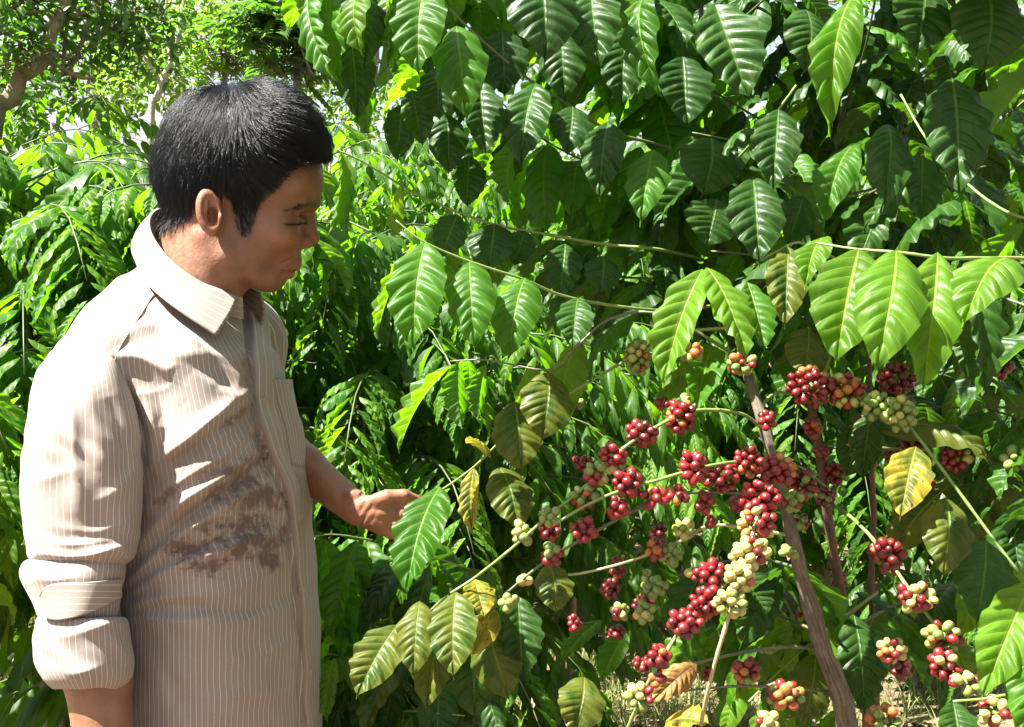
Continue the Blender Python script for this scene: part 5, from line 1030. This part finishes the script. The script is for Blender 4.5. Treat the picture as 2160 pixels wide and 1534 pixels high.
FOLDS = [([(240, 705), (330, 690), (400, 728), (460, 765)], 9, 16), ([(238, 748), (300, 756), (365, 795)], 8, 13), ([(300, 640), (360, 680), (430, 740)], 5, 14),
 ([(300, 985), (380, 935), (440, 885), (545, 800)], 8, 16), ([(310, 1010), (395, 955), (470, 900), (530, 860)], -6, 12), ([(300, 1070), (400, 1000), (480, 950), (545, 880)], 8, 14),
 ([(290, 1150), (380, 1060), (470, 1000), (548, 930)], 10, 14), ([(285, 1185), (380, 1100), (480, 1030), (560, 960)], -7, 10), ([(270, 1225), (360, 1145), (450, 1080), (570, 1005)], 10, 14),
 ([(265, 1245), (380, 1168), (480, 1130), (600, 1060)], -5, 10), ([(262, 1262), (350, 1205), (450, 1165), (600, 1115)], 8, 14), ([(258, 1285), (330, 1262), (430, 1252)], 7, 10),
 ([(256, 1305), (300, 1300), (380, 1310), (480, 1295)], 6, 12), ([(300, 1280), (400, 1275), (520, 1290), (620, 1240)], -5, 16), ([(400, 1330), (520, 1310), (630, 1265)], 5, 22), ([(440, 1400), (560, 1375), (640, 1330)], 4, 24),
 ([(560, 780), (500, 880), (430, 960), (360, 1000)], 5, 14), ([(500, 640), (510, 720), (500, 800), (460, 880)], 4, 16), ([(330, 820), (350, 900), (330, 980)], -6, 16), ([(235, 800), (275, 850), (300, 910), (306, 1000)], -9, 12),
 ([(270, 790), (310, 850), (330, 920)], 6, 12), ([(600, 1180), (520, 1230), (430, 1260)], 4, 18), ([(330, 1400), (350, 1480), (345, 1560)], 3, 20), ([(620, 1440), (520, 1470), (420, 1470)], 3, 24), ([(560, 1010), (590, 1060), (600, 1110)], 5, 10), ([(400, 780), (470, 830), (520, 850)], 4, 14)]
disp = np.zeros(len(tv))
for pts, amp, w in FOLDS: disp += fold(tv, tn, pts, amp*2.0, w*.85)
fr_ = random.Random(4)
for _ in range(46):          # small creases
    x, y = fr_.uniform(270, 620), fr_.uniform(700, 1520); an = fr_.uniform(-1.1, .1); l = fr_.uniform(22, 60); bx = x+l*math.cos(an); by = y+l*math.sin(an)
    disp += fold(tv, tn, [(x, y), ((x+bx)/2+fr_.uniform(-7, 7), (y+by)/2+fr_.uniform(-7, 7)), (bx, by)], fr_.uniform(-3.2, 3.6), fr_.uniform(4.5, 8))
ndx = tv[:, 0]; ndy = tv[:, 1]
disp += 1.6*np.sin(ndx*.03+ndy*.021+1.5*np.sin(ndy*.017))+.9*np.sin(ndx*.071-ndy*.055+2*np.sin(ndx*.02))
PLK = [(505, 610), (515, 650), (528, 720), (539, 830), (548, 900), (566, 955), (590, 1010), (608, 1068), (617, 1130), (622, 1190), (630, 1270), (636, 1350), (639, 1430), (641, 1560), (642, 1700)]
pl = smooth_path(np.array(PLK, float), 60); pd, ps, pt = seg_dist(tv[:, 0]+2.5*np.sin(tv[:, 1]*.045), tv[:, 1], pl)
sdist = np.where(ps < 0, pd, -pd); front = sstep(.45, -.05, tn[:, 2])
disp += front*(3.0*sstep(-2.0, 3.5, sdist)-13*np.exp(-((sdist+5)/6.5)**2)*(.75+.25*np.sin(tv[:, 1]*.021+.6)))
tv2 = tv+tn*(disp*1.0)[:, None]
w_ = (tv[:, 0]-axis_x(tv[:, 1]))*RX+tv[:, 2]*RZ; u_ = (tv[:, 0]-axis_x(tv[:, 1]))*FX+tv[:, 2]*FZ
ang = np.arctan2(w_/290, u_/198)
suv = np.stack([ang*250*UN, tv[:, 1]*UN], -1)
STAINS = [([(372, 1150), (420, 1165), (470, 1150), (500, 1165)], 24), ([(400, 1185), (440, 1195), (470, 1180)], 20), ([(440, 1110), (500, 1100), (560, 1110)], 22), ([(470, 1040), (520, 1000), (560, 960)], 34), ([(520, 1060), (560, 1040), (590, 1060)], 24), ([(510, 1130), (560, 1150), (600, 1120)], 22), ([(540, 1170), (580, 1190)], 18), ([(430, 1010), (470, 990)], 18), ([(545, 930), (560, 990)], 20), ([(520, 760), (525, 850)], 14), ([(470, 900), (510, 870)], 12), ([(340, 1060), (380, 1020)], 14)]
stn = np.zeros(len(tv)); dmp = np.zeros(len(tv))
for pts, w in STAINS: d, _, _ = seg_dist(tv[:, 0], tv[:, 1], pts); stn = np.maximum(stn, np.exp(-(d/(w*1.75))**2))
for pts, w in [([(330, 1000), (400, 960), (470, 1020)], 45), ([(520, 740), (500, 840), (530, 900)], 40), ([(320, 1080), (400, 1090)], 40), ([(620, 1010), (622, 1030)], 14)]: d, _, _ = seg_dist(tv[:, 0], tv[:, 1], pts); dmp = np.maximum(dmp, np.exp(-(d/w)**2))
back_ = sstep(.1, -.15, tn[:, 2]); keep = (torso_fn(tv[:, 0].astype(np.float32), tv[:, 1].astype(np.float32), tv[:, 2].astype(np.float32)) < 99)
# the neck opening: drop what lies inside the collar ring
fc = tv[tf].mean(1); neck = (np.hypot((fc[:, 0]-400)/100, fc[:, 2]/104) < .93) & (fc[:, 1] < 632+.42*(fc[:, 0]-400))
tfk = tf[~neck]
me = mesh('shirt', W(tv2), tfk[:, ::-1], CLOTH_T, True, suv); fattr(me, 'stain', stn*back_); fattr(me, 'damp', np.clip(dmp*1.2, 0, 1)*back_)
SHIRT = obj('shirt', me, MAN)
def kid(name, me): o = bpy.data.objects.new(name, me); COL.objects.link(o); o.parent = SHIRT; o.matrix_parent_inverse = SHIRT.matrix_world.inverted(); return o
bpy.context.view_layer.update()
# sleeves: rings (y, x left, x right, depth, half depth)
def ring_loft(name, rings, ns=120, nr=170, mat=CLOTH, noise_amp=1.0, folds=(), uvR=None, parent=None, close_top=False, seed=0):
    rg = np.array(rings, float); P_ = smooth_path(rg, nr); th = np.linspace(0, 2*np.pi, ns, endpoint=False)
    y, xl, xr, zc, hz = P_.T; cx, hx = (xl+xr)/2, (xr-xl)/2
    c, s = np.cos(th)[None], np.sin(th)[None]; ex = 2/2.25
    X = cx[:, None]+hx[:, None]*np.sign(c)*np.abs(c)**ex; Z = zc[:, None]+hz[:, None]*np.sign(s)*np.abs(s)**ex; Y = y[:, None]+0*X
    v = np.stack([X, Y, Z], -1).reshape(-1, 3); f = grid_faces(ns, nr, True); n = vnormals(v, f)
    if ((v-np.stack([np.repeat(cx, ns), np.repeat(y, ns), np.repeat(zc, ns)], -1))*n).sum(1).mean() < 0: n = -n; f = f[:, ::-1]
    dsp = noise_amp*(1.3*np.sin(v[:, 0]*.04+v[:, 1]*.03+seed)+.9*np.sin(v[:, 0]*.083-v[:, 1]*.06+2*np.sin(v[:, 1]*.03)))
    for pts, amp, w in folds: dsp += fold(v, n, pts, amp*1.7, w)
    v = v+n*dsp[:, None]; dl = np.r_[0, np.cumsum(np.abs(np.diff(y)))]
    Rm = uvR or hx.mean(); uv = np.stack([np.tile((th+np.pi/2) % (2*np.pi), nr)*Rm*.92*UN, np.repeat(dl, ns)*UN], -1)
    return mesh(name, W(v), f, mat, True, uv)
SL1 = [(716, 168, 200, -212, 16), (722, 140, 222, -216, 40), (740, 112, 240, -224, 66), (775, 84, 258, -236, 84), (830, 62, 280, -250, 96), (900, 52, 294, -260, 100), (980, 44, 302, -266, 98), (1060, 42, 300, -268, 95), (1130, 50, 294, -266, 92), (1168, 58, 288, -266, 96), (1192, 74, 268, -266, 86), (1206, 66, 262, -266, 86), (1216, 62, 256, -266, 80)]
kid('sleeve', ring_loft('sleeve', SL1, folds=[([(60, 1130), (140, 1150), (230, 1140)], 6, 9), ([(80, 1165), (170, 1172), (270, 1150)], 7, 8), ([(120, 1110), (200, 1120), (285, 1090)], 4, 10), ([(150, 800), (158, 950), (168, 1100)], 5, 10), ([(230, 830), (262, 920), (270, 1010)], -6, 14), ([(180, 820), (205, 900), (215, 1000)], 4, 18), ([(70, 1020), (120, 1000), (165, 990)], 3, 10), ([(200, 1060), (250, 1030), (292, 980)], 5, 12)], uvR=125, seed=1.0, noise_amp=1.6))
R1 = [(1188, 80, 250, -266, 80), (1182, 60, 262, -266, 92), (1194, 44, 268, -268, 100), (1215, 41, 266, -270, 104), (1245, 52, 258, -272, 104), (1280, 70, 252, -274, 100), (1310, 82, 250, -276, 94), (1325, 90, 244, -276, 86)]
kid('cuff_roll', ring_loft('cuff_roll', R1, nr=60, folds=[([(60, 1215), (110, 1222), (160, 1218)], 5, 8), ([(90, 1300), (160, 1316), (230, 1300)], -5, 9)], uvR=120, seed=2.0))
R2 = [(1318, 92, 246, -278, 84), (1304, 82, 258, -278, 96), (1308, 76, 268, -280, 102), (1330, 72, 274, -282, 106), (1365, 68, 281, -284, 108), (1400, 72, 283, -286, 108), (1430, 88, 280, -288, 104), (1450, 108, 268, -290, 92), (1452, 118, 262, -290, 84), (1440, 122, 258, -290, 80), (1400, 118, 262, -290, 80)]
kid('cuff_roll', ring_loft('cuff_roll', R2, nr=80, folds=[([(95, 1400), (150, 1420), (220, 1405)], 5, 12), ([(120, 1345), (180, 1330), (235, 1312)], 6, 10), ([(230, 1330), (262, 1380), (270, 1420)], 4, 12), ([(80, 1370), (110, 1400), (160, 1440)], -4, 10)], uvR=122, seed=3.0))
# the cuff tab folded over the roll, its stripes running round the arm
def tab():
    nu, nv = 40, 24; s = np.linspace(0, 1, nu)[None]; t = np.linspace(0, 1, nv)[:, None]
    rnd = np.sqrt(np.clip(1-((1-np.clip(s/.28, 0, 1))**2), 0, 1)); top = 1229+6*s-14*s**2; bot = 1312-52*s**1.6+4*np.sin(3*s)
    mid = (top+bot)/2; Y = mid+(bot-top)*(t-.5)*(.35+.65*rnd); X = 84+172*s-4*np.sin(3.1*t)*(1-s)
    cx, hx = 155, 112; Z = -272-112*np.sqrt(np.clip(1-((X-cx)/hx)**2, .02, 1))-3+3*np.sin(s*5+t*2)
    v = np.stack(np.broadcast_arrays(X, Y, Z), -1).reshape(-1, 3); v2 = v+np.array([2, 0, 7]); n = len(v)
    f = grid_faces(nu, nv); b = [i for i in range(nu)]+[r*nu+nu-1 for r in range(1, nv)]+[(nv-1)*nu+i for i in range(nu-2, -1, -1)]+[r*nu for r in range(nv-2, 0, -1)]
    e = np.array([(b[i], b[(i+1) % len(b)], b[(i+1) % len(b)]+n, b[i]+n) for i in range(len(b))])
    uv = np.stack(np.broadcast_arrays(Y*UN+.0*X, X*UN), -1).reshape(-1, 2); return mesh('cuff_tab', W(np.vstack([v, v2])), np.vstack([f[:, ::-1], f+n, e]), CLOTH, True, np.vstack([uv, uv]))
kid('cuff_tab', tab())
# far sleeve, rolled above the reaching forearm
def far_sleeve():
    pth = smooth_path(np.array([(510, 720, 205), (525, 800, 205), (545, 880, 175), (592, 935, 130)], float), 40); t = np.linspace(0, 1, 40)
    v, f, caps, uv = tube_geo(pth, np.interp(t, [0, .2, 1], [66, 78, 64]), 40, .012, 4); uv = uv*np.array([2*np.pi*75*UN, UN]); return mesh('sleeve', W(v), f, CLOTH, True, uv)
kid('sleeve', far_sleeve())
# collar
def collar():
    T = [(503, 624, -66), (455, 606, -98), (421, 592, -112), (368, 556, -118), (328, 510, -92), (313, 476, -46), (318, 450, 2), (342, 440, 52), (384, 470, 98), (440, 540, 114), (500, 590, 102), (552, 618, 50)]
    Bm = [(456, 710, -190), (402, 674, -196), (348, 634, -190), (306, 594, -156), (284, 552, -96), (276, 524, -44), (286, 506, 12), (320, 506, 66), (380, 548, 132), (450, 606, 150), (520, 652, 136), (552, 692, 92)]
    n = 90; a, b = smooth_path(np.array(T, float), n), smooth_path(np.array(Bm, float), n); m = 14; t = np.linspace(0, 1, m)[:, None, None]
    g = a[None]*(1-t)+b[None]*t; ctr = np.array([405, 560, 0.]); out = g-ctr; out[..., 1] *= .2; out /= np.linalg.norm(out, axis=-1)[..., None]
    g = g+out*(7*np.sin(np.pi*t)+1.2*np.sin(np.linspace(0, 14, n))[None, :, None]*t)
    v = g.reshape(-1, 3); o2 = out.reshape(-1, 3); vi = v-o2*6; N = len(v); f = grid_faces(n, m)
    bd = [i for i in range(n)]+[r*n+n-1 for r in range(1, m)]+[(m-1)*n+i for i in range(n-2, -1, -1)]+[r*n for r in range(m-2, 0, -1)]
    e = np.array([(bd[i], bd[(i+1) % len(bd)], bd[(i+1) % len(bd)]+N, bd[i]+N) for i in range(len(bd))])
    L = np.linalg.norm(b-a, axis=1).mean(); uv = np.stack(np.broadcast_arrays(t[..., 0]*L*UN, np.linspace(0, 1, n)[None]*.3), -1).reshape(-1, 2)
    return mesh('collar', W(np.vstack([v, vi])), np.vstack([f, f[:, ::-1]+N, e[:, ::-1]]), CLOTH, True, np.vstack([uv, uv]))
kid('collar', collar())
def collar_stand():
    a = smooth_path(np.array([(512, 628, -58), (440, 604, -96), (372, 560, -108), (328, 508, -82), (318, 470, -10), (346, 452, 60), (420, 520, 104), (500, 590, 94), (548, 622, 44)], float), 60); b = a+np.array([2, 46, 0]); b[:, 0] += 0
    v = np.vstack([a, b]); return mesh('collar_stand', W(v), np.vstack([grid_faces(60, 2)]), CLOTH_P, True, np.vstack([np.stack([np.zeros(60), np.linspace(0, .3, 60)], -1), np.stack([np.full(60, 46*UN), np.linspace(0, .3, 60)], -1)]))
kid('collar_stand', collar_stand())
# depth of the shirt's front under a pixel
from mathutils.bvhtree import BVHTree
BVH = BVHTree.FromPolygons([tuple(map(float, v)) for v in tv2], [tuple(map(int, f)) for f in tf])
def front_z(px, py, r=9):
    h = BVH.ray_cast(Vector((px, py, -700)), Vector((0, 0, 1)))
    if h[0] is None: return 0.0, np.array([.6, 0, -.8])
    n = np.array(h[1]); n = n if n[2] < 0 else -n
    return float(h[0].z), n
def placket():
    ys = np.linspace(640, 1680, 150); xs = np.interp(ys, pl[:, 1], pl[:, 0]); nu = 9; V, Uv = [], []
    for y, x in zip(ys, xs):
        x = x+2.0*math.sin(y*.05)+1.5*math.sin(y*.021); lift = 6+9*math.exp(-((y-985)/70)**2)+5*math.exp(-((y-1120)/50)**2)+3*math.sin(y*.019)**2+3*math.exp(-((y-700)/40)**2); wd = np.interp(y, [640, 900, 1100, 1300, 1700], [48, 42, 30, 24, 22]); row = []
        for k in range(nu):
            s_ = k/(nu-1); z, n = front_z(x+wd*s_, y); row.append((np.array([x+wd*s_, y, z]), n))
        z = np.array([q[0][2] for q in row]); z = np.minimum(z, np.interp(np.arange(nu), [0, nu-1], [z[0], z[-1]])+6)
        nn = np.mean([q[1] for q in row], 0); nn /= np.linalg.norm(nn)
        for k, (q, n) in enumerate(row):
            s_ = k/(nu-1); q = np.array([q[0], q[1], z[k]])+nn*(lift*(1-s_)**.6-1.0*s_); V.append(q); Uv.append((k*4.4*UN, y*UN))
        V.append(V[-nu]-nn*(lift+4)); Uv.append((0, y*UN))                      # turned-in edge
    V = np.array(V); m = nu+1; g = V.reshape(150, m, 3)
    g = np.concatenate([g[:, -1:], g[:, :-1]], 1)
    for _ in range(2): g[1:-1] = (g[:-2]+2*g[1:-1]+g[2:])/4
    uv = np.array(Uv).reshape(150, m, 2); uv = np.concatenate([uv[:, -1:], uv[:, :-1]], 1)
    return mesh('placket', W(g.reshape(-1, 3)), grid_faces(m, 150)[:, ::-1], CLOTH_P, True, uv.reshape(-1, 2))
kid('placket', placket())
BTN = plain('pink_brown_button', (0.34, 0.215, 0.17), .35)
def button(px, py):
    z, n = front_z(px, py); rr, h = 9.0, 1.4; n = n+np.array([0, 0, -.5]); n = n/np.linalg.norm(n); th = np.linspace(0, 2*np.pi, 20, endpoint=False); a = np.cross(n, [0, 1, 0]); a /= np.linalg.norm(a); b = np.cross(n, a)
    rings = [(rr, -2), (rr, h*.7), (rr*.9, h), (rr*.7, h), (rr*.62, h*.6), (.5, h*.6)]; c = np.array([px, py, z])+n*6
    v = np.vstack([c+n*hh+r_*(np.cos(th)[:, None]*a+np.sin(th)[:, None]*b) for r_, hh in rings]); kid('button', mesh('button', W(v), grid_faces(20, len(rings), True), BTN))
for bx, by in ((555, 846), (590, 981), (627, 1092), (635, 1246), (648, 1420)): button(bx, by)
# chest pocket on the far side
def pocket():
    nu, nv = 18, 24; Y = np.linspace(800, 978, nv)[:, None]; ph = -np.linspace(.16, .80, nu)[None]+0*Y; Y = Y+0*ph
    Y = Y+np.where(np.linspace(0, 1, nv)[:, None] > .8, 1, 0)*10*np.sin(np.linspace(0, np.pi, nu))[None]*(np.linspace(0, 1, nv)[:, None]-.8)/.2
    cx = axis_x(Y); a = np.interp(Y, [560, 650, 750, 900, 1100, 1700], [80, 114, 188, 200, 194, 202]); b = np.interp(Y, [560, 650, 750, 900, 1100, 1700], [85, 120, 250, 290, 282, 292])
    c, s = np.cos(ph), np.sin(ph); k0 = (np.abs(c)**2.3+np.abs(s)**2.3)**(-1/2.3); op = np.clip(1-(Y-800)/90, 0, 1)**1.5*np.sin(np.linspace(0, np.pi, nu))[None]**.7
    off = 5+12*op+1.5*np.sin(ph*14+Y*.03); u, w = (a+off)*c*k0, (b+off)*s*k0
    g = np.stack([cx+u*FX+w*RX, Y, u*FZ+w*RZ], -1); v = g.reshape(-1, 3); inn = g.copy(); inn[..., 0] -= 7*FX; inn[..., 2] -= 7*FZ; vi = inn.reshape(-1, 3); N = len(v)
    f = grid_faces(nu, nv); bd = [i for i in range(nu)]+[r*nu+nu-1 for r in range(1, nv)]+[(nv-1)*nu+i for i in range(nu-2, -1, -1)]+[r*nu for r in range(nv-2, 0, -1)]
    e = np.array([(bd[i], bd[(i+1) % len(bd)], bd[(i+1) % len(bd)]+N, bd[i]+N) for i in range(len(bd))]); uv = np.stack([-ph*250*UN, Y*UN], -1).reshape(-1, 2)
    return mesh('pocket', W(np.vstack([v, vi])), np.vstack([f, f[:, ::-1]+N, e[:, ::-1]]), CLOTH, True, np.vstack([uv, uv]))
kid('pocket', pocket())
# seams
SEAM = plain('seam_thread', (0.20, 0.145, 0.115), .8)
def seam(pts, r=1.5):
    p = smooth_path(np.array(pts, float), 40); q = []
    for x, y in p:
        z, n = front_z(x, y); q.append(np.array([x, y, z])+n*1.6)
    q = np.array(q); q[:, 2] = np.convolve(np.r_[[q[0, 2]]*5, q[:, 2], [q[-1, 2]]*5], np.ones(11)/11, 'valid'); v, f, caps, uv = tube_geo(q, r, 6); kid('seam', mesh('seam', W(v), f, SEAM))
seam([(334, 606), (300, 660), (258, 724), (240, 765), (228, 792)])
# trousers and shoes
def trousers():
    TR_ = plain('dark_trousers', (0.035, 0.036, 0.045), .85)
    def tfn(X, Y, Z):
        q = F3(X, Y, Z); d = q.ell((446, 1660, 0), (192, 150, 262), 0, 0)
        d = smin(d, q.cap((430, 1700, -120), (450, 2350, -150), 138, 96), 40); d = smin(d, q.cap((450, 1700, 120), (470, 2350, 130), 138, 96), 40)
        d = smin(d, q.cap((450, 2350, -150), (420, 3080, -170), 98, 74), 30); return smin(d, q.cap((470, 2350, 130), (440, 3080, 140), 98, 74), 30)
    v, f = surface_nets(tfn, (200, 1540, -330), (680, 3200, 330), 14.0); foot = W(np.array([[430, 3150, -160], [450, 3150, 135]]))
    w = W(v); w[:, 2] = np.maximum(w[:, 2], .04); obj('trousers', mesh('trousers', w, f[:, ::-1], TR_), MAN)
    SH = plain('brown_shoe_leather', (0.06, 0.04, 0.03), .5)
    for (cx, cz) in ((430, -170), (450, 138)):
        c = W(np.array([cx, 3080, cz])); b = bmesh.new(); bmesh.ops.create_uvsphere(b, u_segments=20, v_segments=12, radius=1)
        for vv in b.verts: vv.co = Vector((vv.co.x*.14+c[0]+.06, vv.co.y*.048+c[1], max(0, vv.co.z*.07*(1-.35*vv.co.x)+.03)-.01))
        m_ = bpy.data.meshes.new('shoe'); b.to_mesh(m_); b.free(); m_.materials.append(SH); obj('shoe', m_, MAN)
trousers()
bpy.context.view_layer.update()
